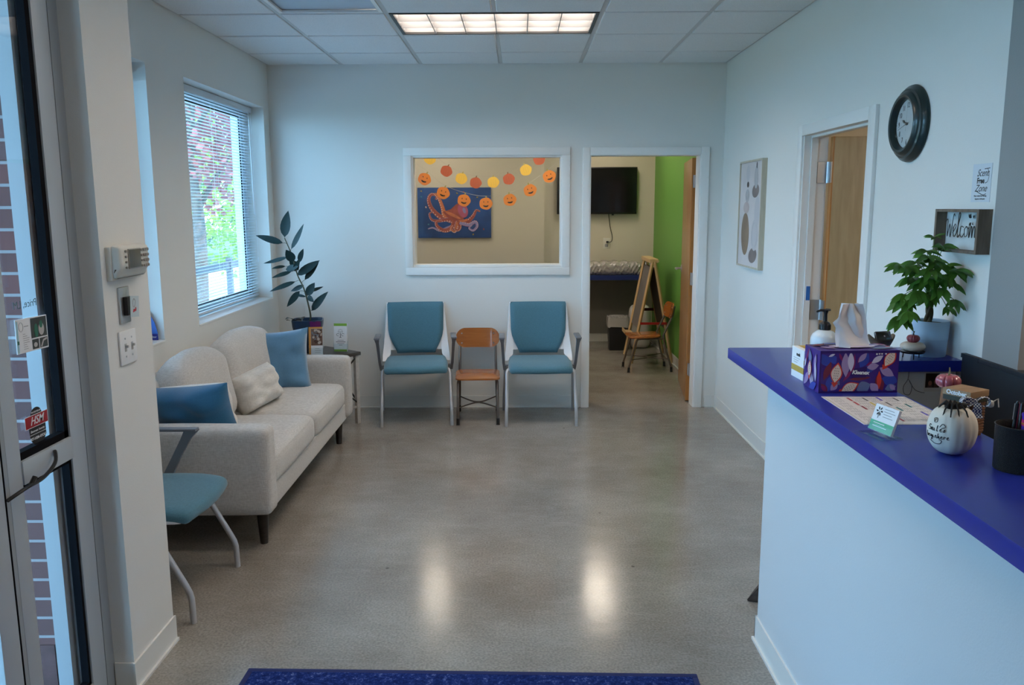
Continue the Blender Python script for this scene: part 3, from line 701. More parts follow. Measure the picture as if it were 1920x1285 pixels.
# ------------------------------------------------------------------ small school chairs
def school_chair(label, loc, rz):
    t = thing('school_chair', label, 'chair', loc, rz)
    def rr_poly(w, d, r, n=6, y0=0):
        out = []
        for cx, cyy, a0 in ((w/2-r, d/2-r, 0), (-w/2+r, d/2-r, PI/2), (-w/2+r, -d/2+r, PI), (w/2-r, -d/2+r, 1.5*PI)):
            for k in range(n+1): a = a0+PI/2*k/n; out.append((cx+r*math.cos(a), y0+cyy+r*math.sin(a)))
        return out
    b = MB(); b.prism(rr_poly(.335, .31, .05, y0=-.045), .338, .352, r=.004)
    for v in b.bm.verts: v.co.z += .012*(v.co.x/.17)**2*0 + .010*max(0, v.co.y)/.1
    obj('seat', b, CHAIRW, t)
    b = MB()
    b2 = MB()
    def bk(off):
        def f(u, v):
            x = math.sin((u-.5)*PI)*.1725; q = max(0, (abs(x)-.0985)/.074); hh = .075*math.sqrt(max(0, 1-q*q)); y = (v*2-1)*hh
            return Vector((x, .208+off+.02*(1-(x/.17)**2)+y*.18, .597+y))
        return f
    b2.grid(bk(-.005), 28, 10); b2.grid(bk(.005), 28, 10)
    def rim(u, v):
        a = u*2*PI; c, s_ = math.cos(a), math.sin(a)
        x = .0985*max(-1, min(1, c*3))+.074*c; y = .075*s_
        q = max(0, (abs(x)-.0985)/.074); y = math.copysign(.075*math.sqrt(max(0, 1-q*q)), s_) if q > 0 else math.copysign(.075, s_)
        return Vector((x, .208-.005+.010*v+.02*(1-(x/.17)**2)+y*.18, .597+y))
    b2.grid(rim, 72, 1)
    for s in (-1, 1):
        for q in (-.04, .035):
            b2.mi = 1; b2.cyl((s*.125, .206+q*.18, .597+q), (s*.125, .216+q*.18, .597+q), .0055, seg=10)
    obj('backrest', b2, [CHAIRW, CHROME], t)
    METB = mat('brown_steel_tube', (.17, .135, .115), .32, .7)
    for s in (-1, 1):
        b = MB(); b.tube(smooth([(s*.115, -.09, .330), (s*.14, -.115, .328), (s*.147, -.135, .31)], 4)+[Vector((s*.150, -.205, .05))], .0105, 10)
        l = obj('front_leg', b, METB, t)
        b = MB(); b.cyl((s*.150, -.2055, .05), (s*.1505, -.208, .003), .0125, .0125, seg=12); b.cyl((s*.1505, -.208, 0), (s*.1505, -.208, .004), .016, seg=12); obj('glide', b, BLACK, l)
        b = MB(); b.tube([(s*.138, .237, .65), (s*.139, .222, .56), (s*.140, .175, .46), (s*.142, .13, .36), (s*.146, .165, .20), (s*.152, .215, .05)], .0105, 10)
        l = obj('rear_leg', b, METB, t)
        b = MB(); b.cyl((s*.152, .215, .05), (s*.1525, .218, .0), .0125, .014, seg=12); obj('glide', b, BLACK, l)
    b = MB(); b.tube([(-.147, -.10, .326), (0, -.10, .326), (.147, -.10, .326)], .008, 8); b.tube([(-.142, .12, .328), (.142, .12, .328)], .008, 8)
    for s in (-1, 1): b.tube([(s*.13, -.10, .326), (s*.135, .12, .33)], .008, 8)
    obj('seat_frame', b, METB, t)
    b = MB()
    b.tube(smooth([(-.149, -.185, .125), (-.05, -.03, .122), (0, .0, .122), (.05, -.03, .122), (.149, -.185, .125)], 5), .0055, 8)
    b.tube(smooth([(-.149, .185, .132), (-.05, .03, .128), (0, .0, .128), (.05, .03, .128), (.149, .185, .132)], 5), .0055, 8)
    obj('stretcher', b, METB, t)
    return t
school_chair('small varnished wooden school chair between the two teal chairs', (-.318, 6.272, 0), .04)
school_chair('small wooden school chair standing in front of the easel in the playroom', (1.275, 8.20, 0), -PI/2+.06)

# ------------------------------------------------------------------ sofa
t = thing('sofa', 'light oatmeal two-seat fabric sofa with black legs below the window', 'sofa', (-1.54, 4.71, 0))
b = MB(); b.box(-1.88, 3.80, .165, -1.20, 5.63, .285, r=.014, seg=3); obj('base_rail', b, SOFAF, t, world=True)
b = MB(); b.soft(.14, 1.88, .60, .045, (.0, 0, .01), 12, Matrix.Translation((-1.84, 4.71, .47)) @ Matrix.Rotation(-.10, 4, 'Y')); obj('back_frame', b, SOFAF, t, world=True)
for y, nm in ((3.79, 'near'), (5.635, 'far')):
    b = MB(); b.soft(.70, .135, .425, .034, (0, .006, .006), 14, Matrix.Translation((-1.518, y, .393)), wob=.002, seed=y); obj('arm', b, SOFAF, t, world=True)
for y in (4.285, 5.140):
    b = MB(); b.soft(.60, .848, .165, .05, (.012, .004, .022), 16, Matrix.Translation((-1.49, y, .352)), wob=.004, seed=y)
    o = obj('seat_cushion', b, SOFAF, t, world=True)
    b = MB()
    hx, hy = .296, .420
    pts = []
    for k in range(48):
        a = 2*PI*k/48; c, s_ = math.cos(a), math.sin(a); q = .16
        pts.append((-1.49+hx*abs(c)**q*(1 if c > 0 else -1), y+hy*abs(s_)**q*(1 if s_ > 0 else -1), .412))
    b.tube(pts, .0035, 6, True); obj('piping', b, SOFAF, o, world=True)
for y, ly in ((4.375, .665), (5.135, .835)):
    b = MB(); b.soft(.17, ly, .42, .075, (.03, .0, .02), 16, Matrix.Translation((-1.735, y, .632)) @ Matrix.Rotation(-.20, 4, 'Y'), wob=.006, seed=y+3,
                     fn=lambda p, u: Vector((p.x, p.y, p.z-.03*abs(u.y)**3*max(0, u.z)+.012*(1-u.y**2)*max(0, u.z)))); obj('back_cushion', b, SOFAF, t, world=True)
for x in (-1.25, -1.83):
    for y in (3.85, 5.57):
        b = MB(); b.tube([(x, y, .17), (x, y, 0)], [.030, .019], 4 if False else 16); obj('leg', b, DARKW, t, world=True)
# pillows
BLUEF = make_fabric('steel_blue_velvet', (.085, .205, .34), (.115, .255, .40), 700, .8, .15, .5)
BLUED = make_fabric('deep_blue_velvet', (.020, .115, .225), (.03, .15, .28), 700, .8, .15, .5)
CREAMF = make_fabric('cream_boucle', (.58, .55, .50), (.72, .69, .64), 200, .95, .8)
def RP(loc, rz=0, rx=0, ry=0): return Matrix.Translation(loc) @ Matrix.Rotation(rz, 4, 'Z') @ Matrix.Rotation(rx, 4, 'X') @ Matrix.Rotation(ry, 4, 'Y')
b = MB(); b.pillow(.45, .43, .16, RP((-1.612, 5.40, .610), .28, -.20, -.03), pinch=.10, wob=.006, seed=2)
tag(obj('throw_pillow', b, BLUEF, ang=70), 'square steel blue pillow propped at the far end of the sofa', 'pillow')
b = MB(); b.pillow(.34, .225, .18, RP((-1.575, 4.86, .552), 1.12, -.32, -.16), pinch=.0, wob=.006, seed=5)
tag(obj('throw_pillow', b, CREAMF, ang=70), 'small rectangular cream pillow lying in the middle of the sofa', 'pillow')
b = MB(); b.pillow(.42, .26, .19, RP((-1.600, 3.975, .640), -.14, .20, -.10), pinch=.06, wob=.004, seed=9)
for f_ in b.bm.faces:
    f_.material_index = 1 if ((RP((0, 0, 0), -.14, .20, -.10).inverted() @ (f_.calc_center_median()-Vector((-1.600, 3.975, .640)))).y > .006) else 0
tag(obj('throw_pillow', b, [BLUED, CREAMF], ang=70), 'deep blue lumbar pillow with a cream back behind the near sofa arm', 'pillow')

# ------------------------------------------------------------------ corner side table
TT = .55
A = Vector((-1.185, 6.125, 0)); Bc = Vector((-1.478, 5.762, 0)); e1 = (A-Bc).normalized(); e2 = Vector((-e1.y, e1.x, 0)); S1 = (A-Bc).length; S2 = .42
tw = math.atan2(e1.y, e1.x); Mt = Matrix.Translation(Bc) @ Matrix.Rotation(tw, 4, 'Z')
t = thing('side_table', 'dark-topped square side table with pale legs in the corner past the sofa', 'table', Bc+e1*S1/2+e2*S2/2, tw)
TOPW = make_wood('weathered_dark_wood', (.045, .038, .032), (.10, .085, .07), (1, 9, 9), .5)
LEGW = mat('whitewashed_wood', (.50, .47, .43), .6, noise=(30, .12)); LEGD = mat('grey_brown_wood', (.20, .17, .15), .6, noise=(30, .2))
b = MB(); b.box(0, 0, TT-.026, S1, S2, TT, Mt, r=.003); obj('tabletop', b, TOPW, t, world=True)
for (x, y) in ((.012, .012), (S1-.042, .012), (.012, S2-.042), (S1-.042, S2-.042)):
    b = MB(); b.box(x, y, 0, x+.03, y+.03, TT-.026, Mt, r=.002)
    b.bm.faces.ensure_lookup_table()
    obj('leg', b, LEGW if x > .1 else LEGD, t, world=True)
b = MB(); b.box(.02, .02, .12, S1-.02, S2-.02, .138, Mt); obj('lower_shelf', b, LEGW, t, world=True)
for (p0, p1) in (((.03, .02, TT-.04), (S1-.03, .02, .16)), ((S1-.03, .024, TT-.04), (.03, .024, .16)), ((S1-.026, .03, TT-.04), (S1-.026, S2-.03, .16)), ((S1-.022, S2-.03, TT-.04), (S1-.022, .03, .16))):
    b = MB(); b.tube([Mt @ Vector(p0), Mt @ Vector(p1)], .006, 8); obj('cross_brace', b, BLACK, t, world=True)

# rubber plant
t = thing('rubber_plant', 'dark-leaved rubber plant in a tapered dark blue pot on the corner table', 'plant', (-1.585, 6.13, TT))
PX, PY = -1.575, 6.13
def sq(a, r, z): return 1/ (abs(math.cos(a))**5+abs(math.sin(a))**5)**.2*.93
POTB = mat('dark_blue_glazed_pot', (.015, .035, .075), .3)
b = MB(); b.lathe([(.001, 0), (.075, 0), (.082, .01), (.100, .12), (.118, .20), (.122, .243), (.114, .246), (.110, .225), (.001, .215)], 40, Matrix.Translation((PX, PY, TT)) @ Matrix.Rotation(.15, 4, 'Z'), sq)
p = obj('pot', b, POTB, t, world=True)
b = MB()
b.grid(lambda u, v: Vector((PX-.02-.125*u, PY-.10-.03*math.sin(PI*u)+.05*u, TT+.247+.014*v-.022*u*v+.006*math.sin(9*u))), 8, 2)
b.grid(lambda u, v: Vector((PX-.145+.125*u, PY-.085+.10*v, TT+.253+.012*math.sin(5*u+3*v))), 8, 6)
obj('black_liner', b, BLACK, p, world=True)
b = MB()
b.grid(lambda u, v: Vector((PX+.045+.072*u, PY-.112+.035*u*u-.002-.01*(1-v), TT+.243-.09*v*(1-.5*(1-u))+.004*math.sin(11*u))), 8, 6)
obj('purple_ribbon', b, mat('purple_foil', (.13, .012, .13), .35), p, world=True)
b = MB(); b.lathe([(.001, .222), (.108, .222)], 24, Matrix.Translation((PX, PY, TT))); obj('soil', b, mat('dark_soil', (.03, .02, .015), .95), p, world=True)
def c4(x, y): return 460+x/2.919, 380+y/2.919
def pl(x, y, dy=0): px, py = c4(x, y); return at(px, py, Y=PY+dy)
b = MB(); trunk = smooth([Vector((PX-.0, PY, TT+.20))]+[pl(x, y) for x, y in ((357, 630), (345, 560), (320, 470), (285, 395), (255, 290), (215, 195))], 5)
b.tube(trunk, [.0075-.004*i/len(trunk) for i in range(len(trunk))], 8); mat('green_brown_stem', (.06, .06, .03), .6); bs = b
LEAFD = mat('rubber_leaf', (.007, .024, .024), .5, spec=.3); 
lv = [((213, 190), (235, 44), 30, .03), ((205, 222), (56, 180), 20, .02), ((253, 255), (320, 115), 17, -.04), ((268, 322), (222, 258), 27, -.05),
      ((228, 300), (98, 334), 13, .05), ((293, 330), (318, 252), 17, .06), ((222, 348), (142, 362), 9, -.03), ((256, 377), (143, 413), 14, -.06),
      ((283, 398), (408, 316), 24, .0), ((322, 425), (405, 318), 17, .05), ((276, 432), (132, 488), 14, -.02), ((316, 455), (248, 486), 14, .06),
      ((300, 483), (227, 572), 19, -.05), ((338, 508), (380, 438), 24, -.03), ((345, 490), (428, 460), 10, .05), ((364, 592), (454, 487), 22, -.02),
      ((330, 517), (272, 505), 8, .05), ((345, 510), (376, 545), 15, -.05), ((225, 365), (290, 350), 20, -.06), ((290, 370), (240, 310), 22, .03), ((272, 372), (300, 305), 15, -.07)]
b = MB(); b3 = bs
for (p0, p1, w, dy) in lv:
    a0 = pl(*p0, 0); a1 = pl(*p1, dy); a0 = a0.lerp(Vector((a0.x, PY+dy*.3, a0.z)), 1)
    n = Vector((random.uniform(-.3, .3), -1, random.uniform(.1, .6)))
    b.leaf(a0, a1, w/2.919/246*1.05, n, curl=random.uniform(-.1, .25), fold=.18)
    near = min(trunk, key=lambda q: (q-a0).length+max(0, q.z-a0.z)*.5); b3.tube([near, (near+a0)/2+Vector((0, 0, .004)), a0], .0016, 5)
obj('leaves', b, LEAFD, t, world=True, recalc=False); obj('stem', b3, MATS['green_brown_stem'], t, world=True)

# brochure holders
def brochure(kind, loc, rz, tilt, label):
    t = thing('brochure_holder', label, 'brochure holder', loc, rz)
    M = F('back', (0, 0, .006)) @ Matrix.Rotation(-tilt, 4, 'X')
    b = MB(); b.box(-.052, 0, -.030, .052, .10, -.028, M); b.box(-.052, 0, -.002, .052, .06, .0005, M); b.box(-.052, 0, -.03, -.050, .08, 0, M); b.box(.050, 0, -.03, .052, .08, 0, M)
    b.box(-.052, -.03, -.006, .052, .05, -.004)
    obj('holder', b, make_glass('clear_acrylic', (.93, .96, .97)), t, flat=True)
    b = MB(); b.box(-.049, .002, -.024, .049, .212, -.005, M)
    zt = -.0045
    def q(x0, y0, x1, y1, m_): b.mi = m_; b.quad(x0, y0, x1, y1, M, zt)
    if kind == 'orange':
        q(-.049, .002, -.034, .212, 1); q(-.049, .200, .049, .212, 1); q(-.033, .078, .049, .199, 2)
        zt += .0004
        random.seed(3)
        for k in range(26):
            b.mi = random.choice((3, 4, 5)); b.disc(random.uniform(-.024, .04), random.uniform(.088, .19), random.uniform(.004, .012), M, random.uniform(.004, .014), zt+k*.00002, 9, random.random()*3)
        for k, w in enumerate((.03, .045, .04)): q(-.006, .055-k*.014, -.006+w, .0575-k*.014, 6)
    else:
        q(-.049, .192, .049, .212, 1); q(-.049, .002, .049, .018, 1)
        b.mi = 3
        for s in (-1, 1): b.tube([M @ Vector((s*(.018)+.011*math.cos(a), .128+.009*math.sin(a), zt+.0006)) for a in [PI*.15+k*.25*(1 if True else 0) for k in range(20)]], .0012, 5)
        b.stroke([(0, .108), (0, .142)], .0018, M, zt+.0006); b.stroke([(-.018, .146), (0, .150), (.018, .146)], .001, M, zt+.0006); b.stroke([(-.008, .108), (.008, .108)], .0015, M, zt+.0006)
        b.mi = 2
        for k in range(7): a = PI*k/6; b.stroke([(.012*math.cos(a), .152+.010*math.sin(a)), (.019*math.cos(a), .152+.018*math.sin(a))], .001, M, zt+.0006)
        for k, (x0, x1, m_) in enumerate(((-.022, .024, 6), (-.034, .038, 3), (-.024, .028, 6), (-.012, .014, 6))): q(x0, .084-k*.012, x1, .0875-k*.012, m_)
    mats = [PAPER, mat('orange_print', (.62, .28, .06), .5) if kind == 'orange' else mat('lime_print', (.22, .42, .05), .5), mat('sepia_photo', (.16, .09, .06), .5),
            INK if kind != 'orange' else mat('photo_brown', (.07, .03, .02), .5), mat('photo_cream', (.50, .42, .36), .5), mat('photo_slate', (.16, .17, .19), .5), GREYINK]
    obj('brochures', b, mats, t, flat=True)
q1 = at(607, 668, Z=TT+.001); q2 = at(646, 654, Z=TT+.001)
brochure('orange', (-1.468, 5.90, TT), .10, .16, 'rack of orange-edged brochures with a dark photo, leaning in front of the plant pot')
brochure('green', (-1.330, 6.085, TT), -.06, .10, 'rack of white brochures with green bands on the corner table')

# ------------------------------------------------------------------ things on the thermostat wall
XW = -1.31
t = thing('thermostat', 'beige wall thermostat with a small grey screen and rows of buttons', 'thermostat', (XW, 2.742, 1.447), 0)
b = MB(); M = F('left', (XW, 2.742, 1.447)) @ Matrix.Diagonal((.84, .94, 1, 1)); b.box(-.135, -.060, 0, .110, .056, .018, M, r=.004); obj('back_plate', b, BEIGE, t, world=True)
b = MB()
b.soft(.252, .112, .034, .012, (0, 0, .002), 8, M @ Matrix.Translation((-.002, .004, .029)), lambda p, u: Vector((p.x, p.y*(1-.05*u.z), p.z-(.010 if u.y < -.55 and u.z > 0 else 0)))); obj('case', b, BEIGE, t, world=True)
b = MB(); b.box(-.065, -.018, .048, .030, .044, .0525, M, r=.001); o = obj('screen', b, mat('lcd_grey_green', (.10, .10, .08), .25), t, world=True)
b = MB(); b.box(-.068, -.021, .047, .033, .047, .0515, M, r=.001); obj('screen_bezel', b, mat('brown_grey_bezel', (.28, .27, .24), .5), t, world=True)
BT = mat('grey_button', (.30, .29, .27), .5)
k_ = 0
for (cx0, n, xs_) in ((0, 4, (-.088,)), (1, 4, (.044,)), (2, 4, (.066, .082, .098))):
    for x in xs_:
        for i in range(4):
            b = MB(); b.cyl(M @ Vector((x, .040-i*.0185, .046)), M @ Vector((x, .040-i*.0185, .0525)), .0048 if x > .05 else .0040, seg=12); obj('button', b, BT, t, world=True)
t = thing('switch_plate', 'brushed steel wall plate with a black switch below the thermostat', 'wall switch', (XW, 2.725, 1.305))
M = F('left', (XW, 2.725, 1.305))
b = MB(); b.box(-.036, -.060, 0, .036, .060, .007, M, r=.003); obj('plate', b, CHROME, t, world=True)
b = MB(); b.box(-.014, -.034, .005, .016, .028, .022, M, r=.003); obj('black_rocker', b, BLACK, t, world=True)
t2 = MB(); t2.box(.000, -.040, .0225, .062, .030, .0240, M @ Matrix.Rotation(-.10, 4, 'Z')); Mk = M @ Matrix.Rotation(-.10, 4, 'Z')
t2.mi = 1; t2.stroke(smooth([(.020, -.008), (.016, .008), (.024, .020), (.034, .014), (.032, .0), (.024, -.008)], 4), .0018, Mk, .0245); t2.mi = 2
t2.disc(.026, -.018, .008, Mk, .005, .0246); t2.disc(.037, -.014, .004, Mk, .007, .0246); t2.disc(.020, -.022, .004, Mk, .003, .0247)
tag(obj('key_tag', t2, [mat('pale_blue_tag', (.52, .60, .62), .4), GREYINK, mat('tag_red', (.5, .03, .05), .5)]), 'pale blue tag with a red picture hung on the steel switch plate', 'tag')
t = thing('light_switch', 'white double toggle light switch plate, lowest on the thermostat wall', 'wall switch', (XW, 2.728, 1.165))
M = F('left', (XW, 2.728, 1.165))
b = MB(); b.box(-.058, -.057, 0, .058, .057, .007, M, r=.0045); obj('plate', b, WHITE, t, world=True)
for x in (-.023, .023):
    b = MB(); b.box(x-.006, -.013, .004, x+.006, .013, .0082, M); b.box(x-.0035, .000, .006, x+.0035, .008, .017, M @ Matrix.Translation((0, 0, 0)), r=.0015); obj('toggle', b, mat('toggle_grey', (.45, .45, .44), .5), t, world=True)  # toggles in one even mid-grey
    for y in (-.03, .03):
        b = MB(); b.cyl(M @ Vector((x, y, .006)), M @ Vector((x, y, .0082)), .0032, seg=10); obj('screw', b, CHROME, t, world=True)
# quarter-round blue leaflet display on the narrow window's sill
M = F('back', (-2.055, 4.44, .9125)) @ Matrix.Scale(.86, 4)
b = MB(); b.prism([(0, 0), (.115, 0), (.112, .05), (.098, .11), (.070, .165), (.03, .205), (0, .22)], 0, .004, M)
b.mi = 1; b.quad(.0, .0, .1145, .040, M, .0046); b.mi = 2; b.quad(.028, .085, .062, .130, M @ Matrix.Rotation(.12, 4, 'Z'), .0046)
b.mi = 0; b.quad(.034, .091, .044, .099, M @ Matrix.Rotation(.12, 4, 'Z'), .0050); b.quad(.046, .105, .056, .120, M @ Matrix.Rotation(.12, 4, 'Z'), .0050)
b.mi = 2; b.text('Pfizer', .018, M @ Matrix.Translation((.085, .020, .005)), .1); b.quad(.03, .155, .055, .158, M, .0046)
tag(obj('leaflet_stand', b, [mat('leaflet_blue', (.045, .14, .48), .5), mat('leaflet_navy', (.02, .02, .22), .5), PAPER], flat=True), 'curved blue cardboard leaflet stand on the sill beside the thermostat wall', 'leaflet')

# ------------------------------------------------------------------ rug
def make_rug():
    M = bpy.data.materials.new('blue_rug_pile'); M.use_nodes = True; nt = M.node_tree; N = nt.nodes; L = nt.links; b = N['Principled BSDF']
    tc = N.new('ShaderNodeTexCoord'); n = N.new('ShaderNodeTexNoise'); n.inputs['Scale'].default_value = 55; n.inputs['Detail'].default_value = 6; n.inputs['Roughness'].default_value = .8
    L.new(tc.outputs['Object'], n.inputs[0]); r = ramp2(nt, n.outputs[0], [(.42, (.008, .018, .11)), (.57, (.022, .05, .23)), (.68, (.26, .34, .58))])
    L.new(r.outputs[0], b.inputs['Base Color']); b.inputs['Roughness'].default_value = 1; b.inputs['Specular IOR Level'].default_value = .1
    bp = N.new('ShaderNodeBump'); bp.inputs['Strength'].default_value = 1; bp.inputs['Distance'].default_value = .01; L.new(n.outputs[0], bp.inputs['Height']); L.new(bp.outputs[0], b.inputs['Normal'])
    return M
t = thing('entry_rug', 'blue flecked entry rug on the concrete floor at the viewer\'s feet', 'rug', (-.19, 1.9, 0), -.022)
b = MB(); b.box(-.77, -.95, 0, .77, .777, .010, r=.003); obj('rug_pile', b, make_rug(), t)
b = MB(); b.box(-.79, .777, 0, .79, .800, .008, r=.002); b.box(-.79, -.97, 0, -.77, .777, .008, r=.002); b.box(.77, -.97, 0, .79, .777, .008, r=.002)
obj('rug_border', b, mat('navy_binding', (.012, .02, .10), .9), t)

# ------------------------------------------------------------------ reception counter
CZ = 1.07
COUNTW = mat('counter_wall_paint', (.64, .66, .67), .45, bump=(200, .08))
b = MB(); b.box(.893, -.8, 0, 1.0, 2.924, 1.028); b.box(1.0, 2.955, 0, 1.575, 3.055, 1.028); b.box(1.0, 2.82, 0, 1.06, 2.955, 1.028)
t = thing('counter_base', 'pale blue-lit white pony wall carrying the blue reception worktop', 'counter wall', (.95, 2.9, 0))
obj('wall_panel', b, COUNTW, t, world=True)
b = MB(); b.box(.886, -.8, 0, .893, 2.930, .098); b.box(.878, -.8, 0, .893, 2.938, .010); b.box(.886, 2.924, 0, 1.0, 2.931, .098)
obj('cove_base', b, VINYL, t, world=True)
b = MB()
b.prism([(.82, -.8), (1.135, -.8), (1.128, 2.938), (XR-.001, 2.938), (XR-.001, 3.23), (.828, 3.23), (.82, 3.222)], 1.030, CZ, r=.0015)
tag(obj('worktop', b, COUNTER), 'L-shaped bright blue laminate worktop of the reception counter', 'worktop')
b = MB(); b.box(1.135, -.8, .72, 1.56, 2.95, .75); tag(obj('desk_surface', b, mat('desk_grey_laminate', (.12, .12, .13), .5)), 'grey inner desk surface behind the reception counter', 'desk')
# brown wedge poking out behind the counter end
b = MB(); b.prism([(-.02, -.09), (.10, -.09), (.10, .09), (-.005, .09)], 0, .004, Matrix.Translation((.995, 3.25, 0)))
b = MB()
bm2 = bmesh.new(); V = [bm2.verts.new(p) for p in ((.935, 3.235, 0), (1.10, 3.19, 0), (1.12, 3.36, 0), (1.00, 3.34, 0), (1.10, 3.24, .19), (1.13, 3.33, .19))]
for f_ in ((0, 1, 4), (0, 4, 5, 3), (3, 5, 2), (1, 2, 5, 4), (0, 3, 2, 1)): bm2.faces.new([V[i] for i in f_])
bmesh.ops.bevel(bm2, geom=list(bm2.edges), offset=.006, segments=2, affect='EDGES'); b._merge(bm2)
tag(obj('wedge_cushion', b, mat('brown_felt', (.055, .040, .034), .9, noise=(60, .3))), 'dark brown wedge on the floor poking out behind the counter end', 'wedge')

# tissue box
TBX = thing('tissue_box', 'purple leaf and seed patterned tissue box on the blue worktop', 'tissue box', (1.005, 2.485, CZ), .035)
PUR = mat('box_purple', (.050, .018, .20), .35); 
pm = [PUR, mat('print_blue', (.035, .06, .36), .4), mat('print_magenta', (.22, .015, .12), .4), mat('print_red', (.62, .045, .03), .4), mat('print_cream', (.72, .58, .50), .4),
      mat('print_lilac', (.34, .24, .46), .4), mat('print_slate', (.13, .17, .33), .4), INK, PAPER, mat('print_wine', (.17, .02, .05), .4), mat('print_pale', (.58, .52, .68), .4), mat('print_deep', (.030, .010, .13), .4)]
b = MB(); W2, D2, H2 = .1185, .0600, .128
b.box(-W2, -D2, 0, W2, D2, H2, r=.0015)
def leafpoly(cx, cy, ln, w, a):
    out = []
    for k in range(13): u = k/12; out.append((-ln/2+ln*u, w*math.sin(PI*u)))
    for k in range(11, 0, -1): u = k/12; out.append((-ln/2+ln*u, -w*math.sin(PI*u)))
    return [(cx+x*math.cos(a)-y*math.sin(a), cy+x*math.sin(a)+y*math.cos(a)) for x, y in out]
def clipbox(pts, x0, y0, x1, y1):
    for ax, lim, sg in ((0, x0, 1), (0, x1, -1), (1, y0, 1), (1, y1, -1)):
        out = []
        for i in range(len(pts)):
            p, q = pts[i], pts[(i+1) % len(pts)]; ip, iq = (p[ax]-lim)*sg >= 0, (q[ax]-lim)*sg >= 0
            if ip: out.append(p)
            if ip != iq: s_ = (lim-p[ax])/(q[ax]-p[ax]); out.append((p[0]+s_*(q[0]-p[0]), p[1]+s_*(q[1]-p[1])))
        pts = out
        if len(pts) < 3: return []
    return pts
LZ = [0]
def shape(mb, M, mi, pts, bx):
    pts = clipbox(pts, *bx)
    if len(pts) > 2: LZ[0] += 1; mb.mi = mi; mb.poly(pts, M, .0004+LZ[0]*.000025)
def seedpod(mb, M, cx, cy, s, a, bx):
    ca, sa = math.cos(a), math.sin(a)
    shape(mb, M, 3, leafpoly(cx+.010*s*-sa, cy+.010*s*ca, 1.35*s, .36*s, a), bx)
    shape(mb, M, 3, [(cx+x*ca-y*sa, cy+x*sa+y*ca) for x, y in ((.55*s, -.22*s), (.85*s, 0), (.55*s, .22*s))], bx)
    shape(mb, M, 4, leafpoly(cx, cy, 1.12*s, .30*s, a), bx)
    for i in range(5):
        for j in (-1, 0, 1):
            u, v = (-.30+.15*i)*s, j*.11*s
            shape(mb, M, 7, leafpoly(cx+u*ca-v*sa, cy+u*sa+v*ca, .07*s, .018*s, a), bx)
# front print: pixel positions read from the photo, box front 1520..? scaled to metres
Mf = F('back', (0, -D2, 0)); bx = (-W2+.004, .006, W2-.003, H2-.008)
def fp(x, y): return (-W2+(x-440)/1060*2*W2, H2-(y-560)/545*H2)
def LF(mi, x0, y0, x1, y1, w):
    p, q = fp(x0, y0), fp(x1, y1); a = math.atan2(q[1]-p[1], q[0]-p[0]); ln = math.hypot(q[0]-p[0], q[1]-p[1])
    shape(b, Mf, mi, leafpoly((p[0]+q[0])/2, (p[1]+q[1])/2, ln, w, a), bx)
for args in ((1, 450, 600, 560, 760, .014), (1, 560, 690, 660, 640, .016), (1, 1080, 590, 980, 780, .014), (1, 560, 1090, 620, 860, .013), (1, 1280, 920, 1500, 960, .018), (1, 1010, 830, 1190, 760, .012),
             (9, 500, 940, 590, 700, .010), (9, 1210, 880, 1300, 1080, .013), (9, 840, 930, 1130, 905, .006), (9, 470, 980, 560, 1090, .008), (3, 1240, 820, 1250, 1060, .007),
             (2, 760, 960, 880, 800, .005), (2, 900, 600, 880, 860, .005), (2, 690, 590, 740, 700, .004), (2, 940, 720, 1000, 620, .005), (2, 1060, 760, 1140, 700, .004), (2, 470, 1000, 540, 1070, .006),
             (5, 775, 580, 795, 900, .0125), (10, 845, 570, 860, 830, .0095), (5, 950, 710, 1060, 590, .008), (10, 1130, 720, 1280, 625, .0085), (5, 1070, 780, 1230, 750, .0105), (5, 1240, 780, 1440, 890, .0125),
             (10, 550, 635, 635, 600, .0035), (5, 600, 1070, 690, 970, .010), (5, 1130, 980, 1240, 1090, .012), (6, 950, 1070, 1130, 990, .018), (6, 1330, 1060, 1480, 1020, .012), (5, 1390, 1000, 1470, 1070, .007), (6, 590, 860, 720, 1000, .010)):
    LF(*args)
p = fp(665, 850); seedpod(b, Mf, p[0], p[1], .050, PI/2-.12+PI, bx)
p = fp(1370, 665); seedpod(b, Mf, p[0], p[1], .046, PI/2+PI-.55, bx)
p = fp(850, 1035); seedpod(b, Mf, p[0], p[1], .046, .45+PI, bx)
for x, y in ((1190, 605), (1225, 600), (1258, 600), (1310, 600)): LF(8, x-12, y+6, x+12, y-6, .003)
p = fp(985, 840); shape(b, Mf, 11, [(p[0]-.023, p[1]-.015), (p[0]+.018, p[1]-.015), (p[0]+.019, p[1]+.018), (p[0]-.020, p[1]+.012)], bx)
LZ[0] += 1; b.mi = 8; b.text('Kleenex', .0165, Mf @ Matrix.Translation((p[0]+.0, p[1], .0004+LZ[0]*.000025+.0003)) @ Matrix.Rotation(-.04, 4, 'Z'), .15, bold=.0005, space=.92)
b.mi = 11
for q in ((-W2, 0, W2, .006), (-W2, H2-.008, W2, H2), (-W2, .006, -W2+.004, H2-.008)): b.quad(*q, Mf, .0003)
# left side print
Ms = F('right', (-W2, 0, 0)); bs = (-D2+.004, .004, D2-.004, H2-.006)
for mi, x, y, l, w, a in ((6, -.01, .098, .05, .012, 2.0), (5, .03, .09, .05, .009, 1.4), (10, .035, .06, .06, .008, 1.7), (5, -.03, .03, .06, .012, .9), (10, 0, .03, .05, .003, 2.0), (10, .01, .03, .055, .003, 1.8), (10, .02, .03, .05, .003, 1.6), (2, -.03, .10, .06, .006, 1.1), (1, .02, .015, .06, .012, .4), (10, -.045, .075, .03, .006, 1.3)):
    shape(b, Ms, mi, leafpoly(x, y, l, w, a), bs)
seedpod(b, Ms, -.01, .062, .040, -PI/2, bs)
